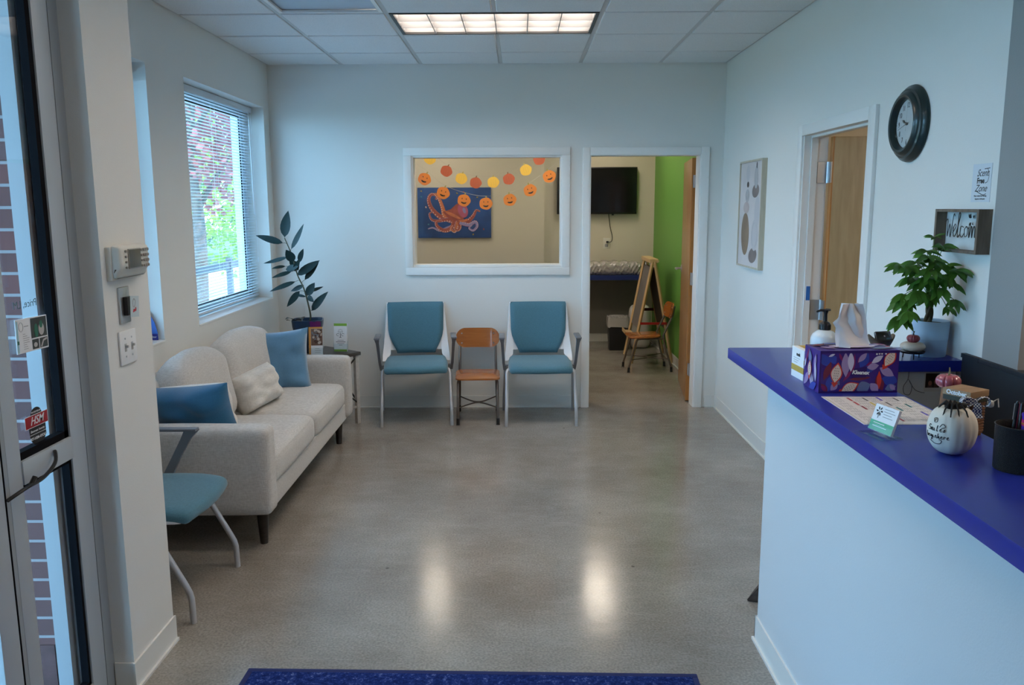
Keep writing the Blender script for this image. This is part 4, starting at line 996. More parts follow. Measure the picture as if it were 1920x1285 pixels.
# top print
Mtop = F('flat', (0, 0, H2)); bt = (-W2+.003, -D2+.003, W2-.003, D2-.003)
for mi, x, y, l, w, a in ((9, -.09, .03, .06, .012, .6), (5, -.08, -.02, .05, .010, 2.4), (6, .08, -.03, .08, .014, .3), (10, .05, .045, .06, .006, .1), (2, .10, .03, .05, .008, 2.2), (1, -.04, .05, .07, .008, 0), (10, .07, .01, .06, .005, .5), (3, .105, -.01, .02, .004, .3)):
    shape(b, Mtop, mi, leafpoly(x, y, l, w, a), bt)
LZ[0] += 1; b.mi = 10; b.disc(0, 0, .070, Mtop, .026, .0004+LZ[0]*.000025, 28)
obj('carton', b, pm, TBX, flat=True)
b = MB()
random.seed(11)
outl = [(-.046, .0), (-.050, .030), (-.050, .062), (-.062, .080), (-.048, .092), (-.040, .140), (-.008, .160), (.010, .158), (.028, .120), (.040, .085), (.048, .045), (.058, .0)]
def tissue(off, amp, sc, seed):
    def f(u, v):
        # interpolate left and right outline edges
        z = v*.137
        def ed(side):
            pts = outl[:7] if side < 0 else outl[6:][::-1]
            for (x0, z0), (x1, z1) in zip(pts, pts[1:]):
                if (z0 <= z <= z1) and z1 > z0: return x0+(x1-x0)*(z-z0)/(z1-z0)
            return pts[-1][0]
        l, r = ed(-1)*sc, ed(1)*sc; x = l+(r-l)*u
        tri = abs(((u*.9+v*.4+seed*.3) % 1)*2-1)-.5
        y = off+amp*2.2*tri*(.5+v*.5)+.010*math.sin(v*3+seed)+.004*mnoise.noise(Vector((u*3, v*4, seed)))
        if v < .05: y *= .5
        return Vector((x, y, H2-.004+z))
    return f
b.grid(tissue(-.004, .007, 1, .5), 26, 26); b.grid(tissue(.012, .010, .86, 2.2), 22, 22)
b.grid(lambda u, v: Vector((-.046+.030*u, -.016-.012*u*(1-v), H2+.002+.055*v*(1-.6*u))), 6, 6)
obj('tissue', b, mat('tissue_white', (.82, .82, .84), .85), TBX, ang=75)

# small yellow and white carton
M = Matrix.Translation((.898, 2.643, CZ)) @ Matrix.Rotation(.035, 4, 'Z')
b = MB(); b.box(0, -.052, 0, .060, .052, .098, M, r=.001)
Ml = M @ F('right', (0, 0, 0)); YEL = mat('carton_yellow', (.55, .36, .07), .5)
b.mi = 1; b.quad(-.052, .022, .052, .042, Ml, .0004); b.mi = 2
b.text('mask', .016, Ml @ Matrix.Translation((.005, .078, .0004)), bold=.0003); b.mi = 3
for k, w in enumerate((.055, .045, .035)): b.quad(-.035, .064-k*.007, -.035+w, .0655-k*.007, Ml, .0004)
Mb = M @ F('back', (0, -.052, 0)); b.mi = 1; b.quad(0, .022, .060, .040, Mb, .0004); b.quad(.0, .052, .02, .066, Mb, .0004)
Mt2 = M @ F('flat', (0, 0, .098)); b.quad(.018, -.052, .06, .052, Mt2, .0004)
tag(obj('carton', b, [PAPER, YEL, INK, GREYINK], flat=True), 'small white and yellow carton against the left side of the tissue box', 'box')

# pump bottle
t = thing('soap_dispenser', 'white round-shouldered pump bottle with a black pump behind the tissue box', 'pump bottle', (1.086, 2.93, CZ))
b = MB(); b.lathe([(.001, 0), (.044, 0), (.047, .005), (.047, .075), (.046, .088), (.040, .100), (.028, .110), (.019, .115), (.001, .116)], 40)
obj('bottle', b, mat('translucent_white_plastic', (.66, .70, .72), .25, coat=.2), t)
b = MB(); b.lathe([(.001, .114), (.019, .114), (.019, .136), (.014, .142), (.007, .146), (.006, .172), (.009, .180), (.010, .186), (.001, .188)], 24)
b.tube([(.006, 0, .184), (-.020, -.004, .185), (-.034, -.006, .180)], [.0058, .0045, .0035], 10); b.tube([(0, 0, .185), (.016, .0, .186)], [.006, .004], 8)
for k in range(16): a = 2*PI*k/16; b.cyl((.019*math.cos(a), .019*math.sin(a), .116), (.019*math.cos(a), .019*math.sin(a), .134), .0012, seg=5)
obj('pump', b, BLACK, t)

# laminated chart
M = F('flat', (0, 0, CZ))
def cz(px, py): p = at(px, py, Z=CZ); return (p.x, p.y)
c = [cz(1542, 745), cz(1690, 743), cz(1747, 797), cz(1622, 797)]
U0 = Vector(c[3]); Xv = Vector(c[2])-U0+Vector((.045, 0)); Yv = Vector(c[0])-U0
Xv = Vector((.2250, .0)); Yv = Vector((.004, .305))
t = thing('laminated_chart', 'laminated chart with coloured bars lying on the worktop before the tissue box', 'chart', (.878, 2.062, CZ), -.01)
b = MB(); b.box(0, 0, 0, .240, .312, .0012); M = F('flat', (0, 0, .0012))
cols = [mat('bar_red', (.45, .06, .08), .5), mat('bar_grey', (.14, .14, .14), .5), mat('bar_violet', (.12, .10, .50), .5), mat('bar_yellow', (.62, .50, .10), .5), mat('bar_orange', (.60, .20, .03), .5), mat('bar_teal', (.02, .17, .20), .5), mat('bar_maroon', (.25, .04, .06), .5)]
b.mi = 1; b.quad(.008, .008, .232, .304, M, .0003)
random.seed(5)
for cx, segs in ((.055, (None,)), (.095, (2, 2, 8)), (.140, (3, 5, 6)), (.182, (4, 4, 7)), ):
    pass
def bar(x, y, mi, l=.042, w=.007): b.mi = mi; b.quad(x, y-l, x+w, y, M, .0006)
bar(.064, .295, 2); bar(.064, .245, 2); bar(.066, .195, 8); bar(.108, .295, 3); bar(.108, .240, 5); bar(.110, .185, 6); bar(.110, .13, 6); bar(.150, .300, 4); bar(.152, .24, 3); bar(.156, .18, 7); bar(.195, .295, 3); bar(.197, .22, 7); bar(.2, .13, 4); bar(.11, .07, 2)
b.mi = 9
for col in (.018, .078, .122, .165, .207):
    x = col
    for k in range(5):
        for q in range(9):
            y = .293-q*.030-random.uniform(0, .004); b.quad(x+k*.0058, y-random.uniform(.012, .024), x+k*.0058+.0016, y, M, .0005)
obj('sheet', b, [mat('laminate_white', (.72, .70, .68), .25), mat('print_blush', (.68, .65, .63), .4)]+[cols[0], cols[1], cols[2], cols[3], cols[4], cols[5], cols[6], GREYINK], t, flat=True)

# business card holder
t = thing('card_holder', 'clear acrylic holder with white and green appointment cards on the worktop', 'card holder', (.874, 1.958, CZ), -1.34)
AC = MATS['clear_acrylic']
b = MB(); b.box(-.046, -.030, 0, .046, .030, .003, r=.001); M = Matrix.Translation((0, .012, .003)) @ Matrix.Rotation(-.32, 4, 'X')
b.box(-.046, -.001, 0, .046, .001, .055, M); b.box(-.046, -.020, 0, .046, -.018, .018, M); b.box(-.046, -.020, 0, -.044, .0, .03, M); b.box(.044, -.020, 0, .046, .0, .03, M)
obj('holder', b, AC, t, flat=True)
b = MB(); b.box(-.042, -.017, .002, .042, -.010, .066, M); Mc = M @ F('back', (0, -.017, .002)); b.mi = 1; b.quad(-.042, 0, .042, .024, Mc, .0004)
b.mi = 2
for k, w in enumerate((.034, .04, .03, .036)): b.quad(-.006, .056-k*.0065, -.006+w, .0574-k*.0065, Mc, .0005)
b.mi = 3
for a in range(6): b.disc(-.022+.008*math.cos(a*1.05), .048+.008*math.sin(a*1.05), .0042, Mc, .002, .0006, 8, a)
b.stroke([(-.022, .030), (-.022, .048)], .0008, Mc, .0006); b.mi = 0; b.quad(-.030, .018, .01, .0195, Mc, .0006); b.quad(-.030, .010, .02, .0115, Mc, .0006)
obj('cards', b, [PAPER, mat('card_green', (.10, .42, .24), .5), GREYINK, INK], t, flat=True)

# pumpkins on the counter
def pumpkin(mb, loc, r, h, lobes, depth, M0=Matrix.Identity(4)):
    prof = []
    for k in range(25):
        a = -PI/2+PI*k/24; rr = r*(abs(math.cos(a))**.75); z = h/2+h/2*math.sin(a)*(1 if abs(math.sin(a)) < .93 else 1)
        if k > 18: z -= h*.10*((k-18)/6)**2
        prof.append((max(rr, .0005), z))
    mb.lathe(prof, 72, Matrix.Translation(loc) @ M0, lambda a, rr, z: 1-depth*(1-abs(math.sin(a*lobes/2)))**3)
t = thing('white_pumpkin', 'white pumpkin with black script lettering on the blue worktop', 'pumpkin', (.970, 1.815, CZ))
b = MB(); pumpkin(b, (0, 0, 0), .0515, .113, 11, .04); obj('pumpkin_body', b, mat('white_pumpkin_skin', (.72, .67, .58), .5, noise=(14, .05)), t)
b = MB(); b.tube([(0, 0, .095), (.003, .002, .107), (.012, .004, .114)], [.010, .006, .007], 8); obj('stem', b, mat('dry_stem', (.20, .17, .08), .8), t)
b = MB()
def wrap_pts(pts, a0, z0):
    out = []
    for x, y in pts:
        a = a0+x/.050; z = z0+y; th = (z-.0565)/.0565; rr = .0515*(max(0, 1-th*th)**.375)*.993+.0009
        out.append(Vector((rr*math.cos(a), rr*math.sin(a), z)))
    return out
def script_word(word, a0, z0, sc, step):
    G = {'c': [(.7, .8), (.2, 1), (0, .4), (.3, 0), (.9, .2)], 'a': [(.8, .9), (.2, .9), (0, .4), (.4, 0), (.8, .8), (.75, .1), (1, 0)], 'r': [(0, 0), (.15, .9), (.5, .9), (.8, .8)], 'e': [(0, .4), (.6, .7), (.4, 1), (.05, .5), (.3, 0), (.9, .2)],
         'i': [(.1, 0), (.2, .9), (.25, .1), (.6, .1)], 'o': [(.5, 1), (.05, .6), (.3, 0), (.8, .4), (.5, 1), (1, .9)], 'u': [(0, .9), (.1, .1), (.6, .1), (.75, .9), (.8, .1), (1, 0)], 'n': [(0, 0), (.1, .9), (.5, .9), (.6, 0), (.9, .1)],
         's': [(0, .1), (.5, 1), (.6, .3), (.2, 0)], 'l': [(0, .1), (.4, 1.8), (.2, 1.9), (.15, .1), (.6, .1)], 'g': [(.8, .9), (.1, .8), (.4, .1), (.8, .9), (.7, -.8), (.2, -.9), (.9, 0)], 't': [(.3, 1.7), (.3, 0), (.7, .1)], 'h': [(0, 0), (.2, 1.9), (.1, 0), (.5, .9), (.6, 0), (.9, .1)],
         'S': [(1, 1.7), (.3, 1.9), (.2, 1.1), (.9, .7), (.6, 0), (-.1, .2)], 'C': [(1.1, 1.6), (.5, 2), (0, 1), (.4, 0), (1.1, .3)], 'b': [(.1, 1.9), (.1, 0), (.7, .2), (.5, .9), (.1, .6)], 'm': [(0, 0), (.1, .9), (.35, .9), (.4, 0), (.5, .9), (.75, .9), (.8, 0), (1, .1)]}
    for k, ch in enumerate(word):
        pts = [(q.x, q.y) for q in smooth([(k*step+x*sc, y*sc) for x, y in G.get(ch, G['n'])], 4)]
        b.tube(wrap_pts(pts, a0, z0), .0007, 5)
script_word('Smiles', -3.12, .058, .0062, .0072); script_word('beginhere', -3.26, .042, .0058, .0064)
b.tube(wrap_pts([(q.x, q.y) for q in smooth([(.0, -.008), (.012, -.014), (.026, -.012), (.030, -.004), (.024, -.003)], 5)], -3.05, .042), .0007, 5)
b.tube(wrap_pts([(q.x, q.y) for q in smooth([(.028, .012), (.034, .020), (.040, .014), (.032, .010)], 5)], -3.12, .056), .0007, 5)
b.tube(wrap_pts([(q.x, q.y) for q in smooth([(.014, .018), (.010, .026), (.018, .028), (.020, .020), (.013, .019), (.016, .027)], 5)], -3.12, .058), .0006, 5)
obj('script_lettering', b, INK, t)
t = thing('toy_spider', 'black fuzzy toy spider sitting on top of the white pumpkin', 'toy spider', (.964, 1.808, CZ+.101))
b = MB(); b.soft(.032, .024, .016, .008, n=6, M=Matrix.Translation((0, 0, .009)), wob=.002); b.soft(.018, .018, .013, .006, n=5, M=Matrix.Translation((.021, .002, .010)), wob=.001)
for k in range(120):
    a, e_ = random.uniform(0, 2*PI), random.uniform(.1, 1.2); d = Vector((math.cos(a)*math.cos(e_)*.016, math.sin(a)*math.cos(e_)*.011, math.sin(e_)*.009)); b.cyl(Vector((0, 0, .009))+d, Vector((0, 0, .009))+d*1.5, .0004, .0001, 3)
sb = obj('body', b, mat('black_fuzz', (.006, .006, .007), .8), t)
for k in range(8):
    s = 1 if k < 4 else -1; i = k % 4; a = (.55+i*.52)*s+PI*.02
    dx, dy = math.cos(a)*-1, math.sin(a)*1; ln = .032+.006*(i % 2)
    b = MB(); b.tube([(dx*.006, dy*.006, .009), (dx*ln*.45, dy*ln*.45, .0185), (dx*ln*.85, dy*ln*.85, .004), (dx*ln, dy*ln, -.008)], [.0022, .0021, .0018, .0012], 6); obj('leg', b, MATS['black_fuzz'], t)

# pen cup
t = thing('pen_cup', 'black mesh pen cup at the near end of the worktop', 'pen cup', (1.050, 1.700, CZ))
b = MB(); b.lathe([(.001, 0), (.043, 0), (.044, .003), (.046, .093), (.0475, .096), (.045, .097), (.0435, .093), (.041, .005), (.001, .005)], 40); obj('cup', b, mat('black_wire_mesh', (.012, .012, .013), .45, .3, noise=(700, .6), bump=(900, .8)), t)
PUP = mat('purple_pen', (.09, .03, .40), .4); HOT = mat('hot_pink_pen', (.62, .02, .16), .4)
for lab, base, tip, m_, clip in (('black pen with a silver clip leaning left in the pen cup', (1.030, 1.695, CZ+.010), (1.034, 1.690, CZ+.146), BLACK, True),
                           ('slim black pen leaning in the pen cup behind the silver-clipped one', (1.060, 1.72, CZ+.010), (1.072, 1.735, CZ+.132), BLACK, False),
                           ('hot pink pen standing in the pen cup beside the purple marker', (1.042, 1.715, CZ+.010), (1.041, 1.700, CZ+.142), HOT, False)):
    p0, p1 = Vector(base), Vector(tip); b = MB(); b.cyl(p0, p1, .0042, .0040, 10); d = (p1-p0).normalized(); b.cyl(p1, p1+d*.004, .0030, .002, 8)
    b.mi = 1
    if clip: b.tube([p1-d*.001+Vector((-.0055, -.001, 0)), p1-d*.035+Vector((-.0052, -.001, 0))], .0011, 6)
    else: b.cyl(p0, p0+d*.004, .0030, .001, 8)
    tag(obj('pen', b, [m_, CHROME]), lab, 'pen')
p0, p1 = Vector((1.058, 1.692, CZ+.010)), Vector((1.053, 1.682, CZ+.122)); b = MB(); b.cyl(p0, p1, .010, .010, 16); b.soft(.020, .020, .012, .006, n=5, M=Matrix.Translation(p1))
b.mi = 1; b.cyl(p0.lerp(p1, .80), p0.lerp(p1, .92), .0104, .0104, 16); b.mi = 2; b.cyl(p0.lerp(p1, .83), p0.lerp(p1, .86), .0106, .0106, 16)
tag(obj('marker', b, [PUP, HOT, mat('orange_pen', (.6, .2, .02), .4)]), 'thick purple marker with pink and orange bands in the pen cup', 'marker')

# wooden October block with ribbon and pink pumpkin
BW = make_wood('brown_slat_wood', (.14, .055, .022), (.24, .10, .042), (14, 14, 3), .6); BT2 = make_wood('tan_block_wood', (.26, .15, .075), (.38, .23, .12), (3, 14, 14), .6)
Bm = Matrix.Translation((1.087, 1.985, CZ)) @ Matrix.Rotation(.50, 4, 'Z')
t = thing('wooden_block', 'slatted brown wooden block with a tan top and white October lettering, behind the white pumpkin', 'wooden block', (1.082, 1.975, CZ), .50)
b = MB(); b.box(-.030, -.030, .006, .030, .030, .086)
for k in range(11): b.box(-.0315, -.0315, .010+k*.0068, .0315, .0315, .0148+k*.0068, r=.001)
for x in (-.028, .018):
    for y in (-.028, .018): b.box(x, y, 0, x+.010, y+.010, .008)
obj('slatted_body', b, BW, t)
b = MB(); b.box(-.038, -.036, .098, .034, .036, .114, r=.0015); obj('top_slab', b, BT2, t)
b = MB(); b.box(-.0365, -.0345, .086, .0325, .0345, .098); M = F('back', (-.003, -.036, .113)); b.mi = 1
b.text('October', .0145, F('right', (-.038, 0, .106)) @ Matrix.Translation((0, 0, .0004)), bold=.0006); b.mi = 0; obj('lettered_band', b, [mat('dark_green_stain', (.035, .035, .022), .6), PAPER], t)
# gingham bow
def make_gingham():
    M = bpy.data.materials.new('blue_gingham'); M.use_nodes = True; nt = M.node_tree; N = nt.nodes; L = nt.links; bb = N['Principled BSDF']
    tc = N.new('ShaderNodeTexCoord'); ck = N.new('ShaderNodeTexChecker'); ck.inputs['Scale'].default_value = 260; L.new(tc.outputs['Object'], ck.inputs[0])
    ck.inputs[1].default_value = (.75, .74, .70, 1); ck.inputs[2].default_value = (.03, .045, .14, 1); L.new(ck.outputs[0], bb.inputs['Base Color']); bb.inputs['Roughness'].default_value = .9
    return M
t2 = thing('gingham_bow', 'blue and white gingham ribbon bow tied on the wooden block', 'ribbon bow', (1.080, 1.936, CZ+.092), 0)
b = MB()
def loop(cx, w, s):
    def f(u, v):
        a = u*2*PI; x = s*(.004+w*(.5-.5*math.cos(a))*1.0); z = .011*math.sin(a)*(1-.15*math.cos(a)); return Vector((x, -.004+(v-.5)*.014-.006*math.sin(a/2), z+.002*math.sin(v*6)))
    return f
b.grid(loop(0, .032, -1), 20, 4); b.grid(loop(0, .028, 1), 20, 4)
b.soft(.012, .014, .012, .005, n=4, M=Matrix.Translation((0, -.004, 0)))
b.grid(lambda u, v: Vector((.002+.016*(v-.5)*(1+u)+.002*u, -.012-.003*math.sin(u*6), -.002-.038*u)), 10, 3)
b.grid(lambda u, v: Vector((-.004-.040*u, -.010-.003*math.sin(u*7), -.001-.006*u+.014*(v-.5)+.006*math.sin(u*4))), 10, 3)
obj('ribbon', b, make_gingham(), t2, ang=80, recalc=False)
b = MB(); b.soft(.016, .012, .018, .006, n=4, M=Matrix.Translation((.038, -.004, -.006)), wob=.002); b.tube([(.046, -.004, 0), (.054, -.006, .006), (.056, -.008, -.014)], .0016, 5)
obj('lace_tail', b, mat('white_lace', (.70, .68, .64), .9), t2)
t = thing('pink_pumpkin', 'pink glazed pumpkin standing behind the wooden block', 'pumpkin', (1.175, 2.34, 1.03), 0)
t.location = (1.098, 2.092, CZ-.0)
b = MB(); b.cyl((0, 0, 0), (0, 0, .090), .020, .014, 16); obj('pedestal', b, BW, t)
b = MB(); pumpkin(b, (0, 0, .088), .030, .038, 8, .12); obj('pumpkin_body', b, mat('pink_glaze', (.40, .09, .12), .22, coat=.5, noise=(25, .25)), t)
b = MB(); b.tube([(0, 0, .120), (.002, 0, .132), (.001, .0, .142)], [.0028, .002, .0016], 6); obj('stem', b, MATS['dry_stem'], t)

# pumpkin stack in front of the plant pot
t = thing('stacked_pumpkins', 'cream squat pumpkin with a small dark pink one on top, on black iron legs', 'pumpkin ornament', (1.43, 2.990, CZ))
b = MB(); pumpkin(b, (0, 0, .026), .043, .036, 9, .03); obj('cream_pumpkin', b, mat('cream_pumpkin_skin', (.62, .50, .40), .5), t)
b = MB(); pumpkin(b, (0, 0, .058), .0225, .030, 9, .10); obj('pink_pumpkin', b, mat('dusty_pink_glaze', (.27, .05, .065), .35), t)
b = MB(); b.tube([(0, 0, .084), (0, 0, .092), (.002, 0, .100)], [.0035, .002, .0022], 6); obj('stem', b, BLACK, t)
b = MB(); b.lathe([(.001, .020), (.040, .021), (.043, .027), (.040, .026), (.001, .0255)], 28)
for a in (.3, 2.4, 4.45): b.cyl((.030*math.cos(a), .030*math.sin(a), .022), (.032*math.cos(a), .032*math.sin(a), 0), .002, seg=6)
obj('iron_stand', b, BLACK, t)
t = thing('dark_pumpkin', 'small nearly black pumpkin half hidden by the tissue box', 'pumpkin', (1.345, 2.990, CZ))
b = MB(); pumpkin(b, (0, 0, 0), .036, .034, 9, .08); obj('pumpkin_body', b, mat('dark_bronze_glaze', (.03, .018, .022), .35, .4), t)
b = MB(); b.tube([(0, 0, .030), (0, 0, .040), (-.001, 0, .047)], [.004, .0025, .0025], 6); obj('stem', b, BLACK, t)

# boat-shaped dish with wrapped sweet
t = thing('boat_dish', 'brown boat-shaped wooden dish behind the tissue box', 'dish', (1.368, 3.115, CZ), .1)
b = MB()
def hull(off):
    def f(u, v):
        a = u*2*PI; c, s_ = math.cos(a), math.sin(a); r = v
        x = c*(.052-off)*r; y = s_*(.036-off)*r; rim = .045+.024*abs(c)**3
        return Vector((x, y, off*.8+rim*r**2.2))
    return f
b.grid(hull(0), 36, 10); b.grid(hull(.003), 36, 10); obj('dish', b, make_wood('dish_wood', (.10, .065, .035), (.26, .17, .09), (3, 3, 30), .35), t)
b = MB(); M = Matrix.Translation((1.372, 3.105, CZ+.060)) @ Matrix.Rotation(.15, 4, 'Z') @ Matrix.Rotation(-.5, 4, 'X')
b.soft(.064, .012, .044, .005, (0, .004, 0), 8, M, wob=.004, seed=4); b.mi = 1; b.soft(.026, .0135, .022, .004, (0, .004, 0), 5, M, wob=.002, seed=4); b.mi = 2; b.soft(.028, .0132, .012, .004, (0, .004, 0), 5, M @ Matrix.Translation((.012, 0, -.010)), wob=.002, seed=4)
tag(obj('wrapped_packet', b, [mat('crinkled_foil', (.10, .09, .09), .2, .7), mat('packet_pink_white', (.65, .55, .56), .4), mat('packet_teal', (.05, .13, .15), .4)]), 'shiny crinkled snack packet lying in the boat-shaped dish', 'packet')

# money tree
MTX, MTY = 1.522, 3.055
t = thing('money_tree', 'money tree with hand-shaped green leaves in a pale blue pot on the worktop return', 'plant', (MTX, MTY, CZ))
b = MB(); b.lathe([(.001, 0), (.055, 0), (.057, .004), (.0600, .062), (.0605, .0635), (.0612, .064), (.0635, .128), (.0625, .131), (.0590, .128), (.0575, .110), (.001, .110)], 48); p = obj('pot', b, mat('pale_blue_glaze', (.38, .52, .66), .45), t)
b = MB(); b.lathe([(.001, .119), (.058, .119)], 24); obj('soil', b, MATS['dark_soil'], p)
b = MB()
for ph in (0, 2.1, 4.2):
    b.tube([Vector((.0075*math.cos(ph+z*40)-.012+.10*z*.5, .0075*math.sin(ph+z*40), .112+z)) for z in [k*.008 for k in range(12)]], [.0085-.0002*k for k in range(12)], 8)
bt_ = b
LG = mat('money_tree_leaf', (.060, .175, .022), .38, noise=(18, .35)); LG2 = mat('petiole_green', (.07, .16, .03), .5)
b = MB(); b3 = bt_; b3.mi = 1; top = Vector((-.008, 0, .205))
random.seed(21)
# leaf clusters: photo pixel of the centre of each hand, depth offset, leaflet length (m), droop
hands = [((1696, 552), -.04, .056, -.5), ((1688, 495), -.02, .050, -.2), ((1712, 520), .00, .050, -.3), ((1738, 470), -.01, .048, .1), ((1752, 445), .02, .036, .4), ((1768, 462), -.02, .040, .2), ((1790, 506), -.05, .058, -.1),
         ((1788, 562), -.06, .046, -.5), ((1762, 540), -.07, .050, -.6), ((1740, 520), -.06, .050, -.3), ((1722, 545), -.07, .052, -.7), ((1770, 500), .01, .046, .1), ((1750, 488), -.05, .046, .0), ((1718, 492), -.04, .044, .0),
         ((1735, 560), .02, .040, -.5), ((1775, 575), .0, .040, -.5), ((1700, 580), -.02, .038, -.6), ((1760, 470), .03, .04, .4), ((1730, 500), .03, .04, .2), ((1706, 498), -.05, .046, -.3), ((1782, 530), -.03, .044, -.4), ((1745, 505), -.08, .050, -.5), ((1755, 520), -.04, .05, -.7), ((1728, 525), -.03, .05, -.6), ((1770, 515), -.07, .05, -.5), ((1740, 480), -.05, .05, -.1), ((1715, 505), -.02, .05, -.2), ((1745, 548), -.05, .045, -.7), ((1758, 495), -.02, .052, -.3), ((1806, 508), -.05, .058, .1), ((1688, 592), -.06, .062, -.7), ((1706, 584), -.09, .046, -.7), ((1698, 560), -.05, .058, -.8)]
for (px, dy, ln, droop) in hands:
    w = at(px[0], px[1], Y=MTY-.03+dy); c = w-Vector((MTX, MTY, CZ))
    if c.x > .050: c.x = .050
    out = Vector((c.x-top.x, c.y-top.y-.02, 0)); out = out.normalized() if out.length > .004 else Vector((0, -1, 0))
    mid = (top+c)/2+Vector((0, 0, .030)); base_ = Vector((top.x+random.uniform(-.006, .006), random.uniform(-.006, .006), random.uniform(.18, .215)))
    b3.tube([(q.x, q.y, q.z) for q in smooth([base_, mid, c], 4)], .0013, 5)
    up = Vector((0, -.35, 1)).normalized(); side = out.cross(Vector((0, 0, 1))).normalized()
    for k in range(-3, 3):
        a = (k+.5)*.62+random.uniform(-.12, .12); L_ = ln*1.32*(1.15-.10*abs(k+.5)**1.2)*random.uniform(.85, 1.12)
        d = (out*math.cos(a)+side*math.sin(a)); d.z = droop*.9-.25+random.uniform(-.35, .25); d.normalize()
        e_ = c+d*L_
        if MTX+e_.x > XR-.006: d.x -= (MTX+e_.x-XR+.006)/L_; e_ = c+d*L_
        b.leaf(c, e_, L_*.19, (up+Vector((0, -.5, 0))).normalized(), curl=.2, fold=.18, nseg=6)
obj('leaves', b, LG, t, recalc=False); obj('braided_trunk', b3, [mat('green_bark', (.085, .07, .04), .8, noise=(60, .4)), LG2], t)
# things pinned to the inner side of the counter return
M = F('back', (1.493, 2.955, .990))
b = MB(); b.box(-.030, -.036, 0, .030, .036, .0012, M); b.mi = 1; b.quad(-.025, -.022, .025, .031, M, .0016); b.mi = 2; b.disc(-.008, -.005, .007, M, .009, .0019); b.disc(.013, -.001, .007, M, .009, .0019); b.mi = 3; b.poly([(-.018, -.022), (.002, -.022), (-.002, -.010), (-.014, -.010)], M, .0018)
b.poly([(.005, -.022), (.022, -.022), (.019, -.009), (.009, -.009)], M, .0018)
tag(obj('instant_photo', b, [mat('photo_border', (.60, .58, .55), .5), mat('photo_dark_brown', (.03, .015, .010), .35), mat('photo_skin', (.30, .13, .09), .5), mat('photo_coat', (.09, .05, .045), .5)], flat=True), 'white-bordered photo of two people pinned under the worktop return', 'photo')
b = MB(); b.tube(smooth([(1.405, 2.951, 1.028), (1.402, 2.949, 1.00), (1.388, 2.948, .975), (1.392, 2.948, .948), (1.412, 2.948, .945), (1.418, 2.948, .975), (1.404, 2.948, 1.0), (1.43, 2.948, .962), (1.465, 2.948, .950)], 6), .0013, 6)
tag(obj('hanging_cable', b, mat('grey_cable', (.16, .16, .18), .5)), 'thin looped grey cable hanging under the worktop return beside the tissue box', 'cable')

# ------------------------------------------------------------------ things on the right wall
t = thing('wall_clock', 'round wall clock with a wide dark green moulded rim, right of the doorway', 'clock', (XR, 3.475, 1.945)); Mc = F('right', (XR, 3.475, 1.945))
b = MB(); b.lathe([(.150, 0), (.153, .006), (.150, .016), (.141, .022), (.137, .030), (.128, .033), (.122, .043), (.113, .048), (.104, .046), (.098, .036), (.096, .028), (.096, .010)], 72, Mc)
obj('rim', b, mat('dark_green_rim', (.010, .024, .024), .35, coat=.3), t, world=True)
b = MB(); b.lathe([(.001, .020), (.097, .020)], 48, Mc); cf = obj('clock_face', b, mat('clock_face_grey', (.50, .53, .53), .6), t, world=True)
b = MB()
for k in range(1, 13):
    a = PI/2-2*PI*k/12; b.text(str(k), .030, Mc @ Matrix.Translation((.073*math.cos(a), .073*math.sin(a), .0206)), sx=.8)
for k in range(60):
    a = 2*PI*k/60; b.stroke([(.088*math.cos(a), .088*math.sin(a)), ((.0915 if k % 5 else .094)*math.cos(a), (.0915 if k % 5 else .094)*math.sin(a))], .0004 if k % 5 else .0008, Mc, .0207)
obj('numerals', b, INK, cf, world=True)
def hand(ang, ln, w, z, tail, spade):
    b = MB(); a = PI/2-ang; c, s_ = math.cos(a), math.sin(a)
    b.stroke([(-tail*c, -tail*s_), (ln*c, ln*s_)], [w, w*.5], Mc, z)
    if spade: b.disc(ln*.62*c, ln*.62*s_, .010, Mc, .006, z+.0002, 14, a)
    b.disc(0, 0, .006, Mc, t=z+.0003, seg=14)
    return b
obj('hour_hand', hand(2*PI*(9.70/12), .048, .0022, .0225, .010, True), BLACK, t, world=True)
obj('minute_hand', hand(2*PI*(42.5/60), .078, .0016, .0240, .014, False), BLACK, t, world=True)
obj('second_hand', hand(2*PI*(.5/60), .072, .0007, .0255, .028, False), BLACK, t, world=True)
b = MB(); b.lathe([(.001, .030), (.0965, .030)], 48, Mc); obj('clock_glass', b, GLASS, t, world=True)

t = thing('framed_print', 'tall pale wood framed print of beige and brown pebble shapes', 'picture', (XR, 5.72, 1.56)); M = F('right', (XR, 5.718, 1.560))
PW, PH = .272, .360
b = MB(); PF = make_wood('pale_frame_wood', (.46, .41, .31), (.56, .50, .39), (8, 8, 1), .5)
for q in ((-PW, -PH, -PW+.012, PH), (PW-.012, -PH, PW, PH), (-PW+.012, -PH, PW-.012, -PH+.012), (-PW+.012, PH-.012, PW-.012, PH)): b.box(q[0], q[1], 0, q[2], q[3], .034, M)
obj('frame', b, PF, t, world=True, flat=True)
b = MB(); b.box(-PW+.012, -PH+.012, 0, PW-.012, PH-.012, .026, M)
pc = [mat('print_ground', (.58, .54, .53), .7, noise=(5, .06)), mat('pebble_brown', (.245, .175, .12), .7, noise=(9, .12)), mat('pebble_taupe', (.22, .18, .165), .7, noise=(9, .15)), mat('pebble_grey', (.42, .40, .40), .7, noise=(12, .1)), mat('pebble_pink', (.46, .38, .36), .7, noise=(12, .1)), mat('pebble_dark', (.10, .085, .08), .7), mat('pebble_smoke', (.50, .48, .49), .7)]
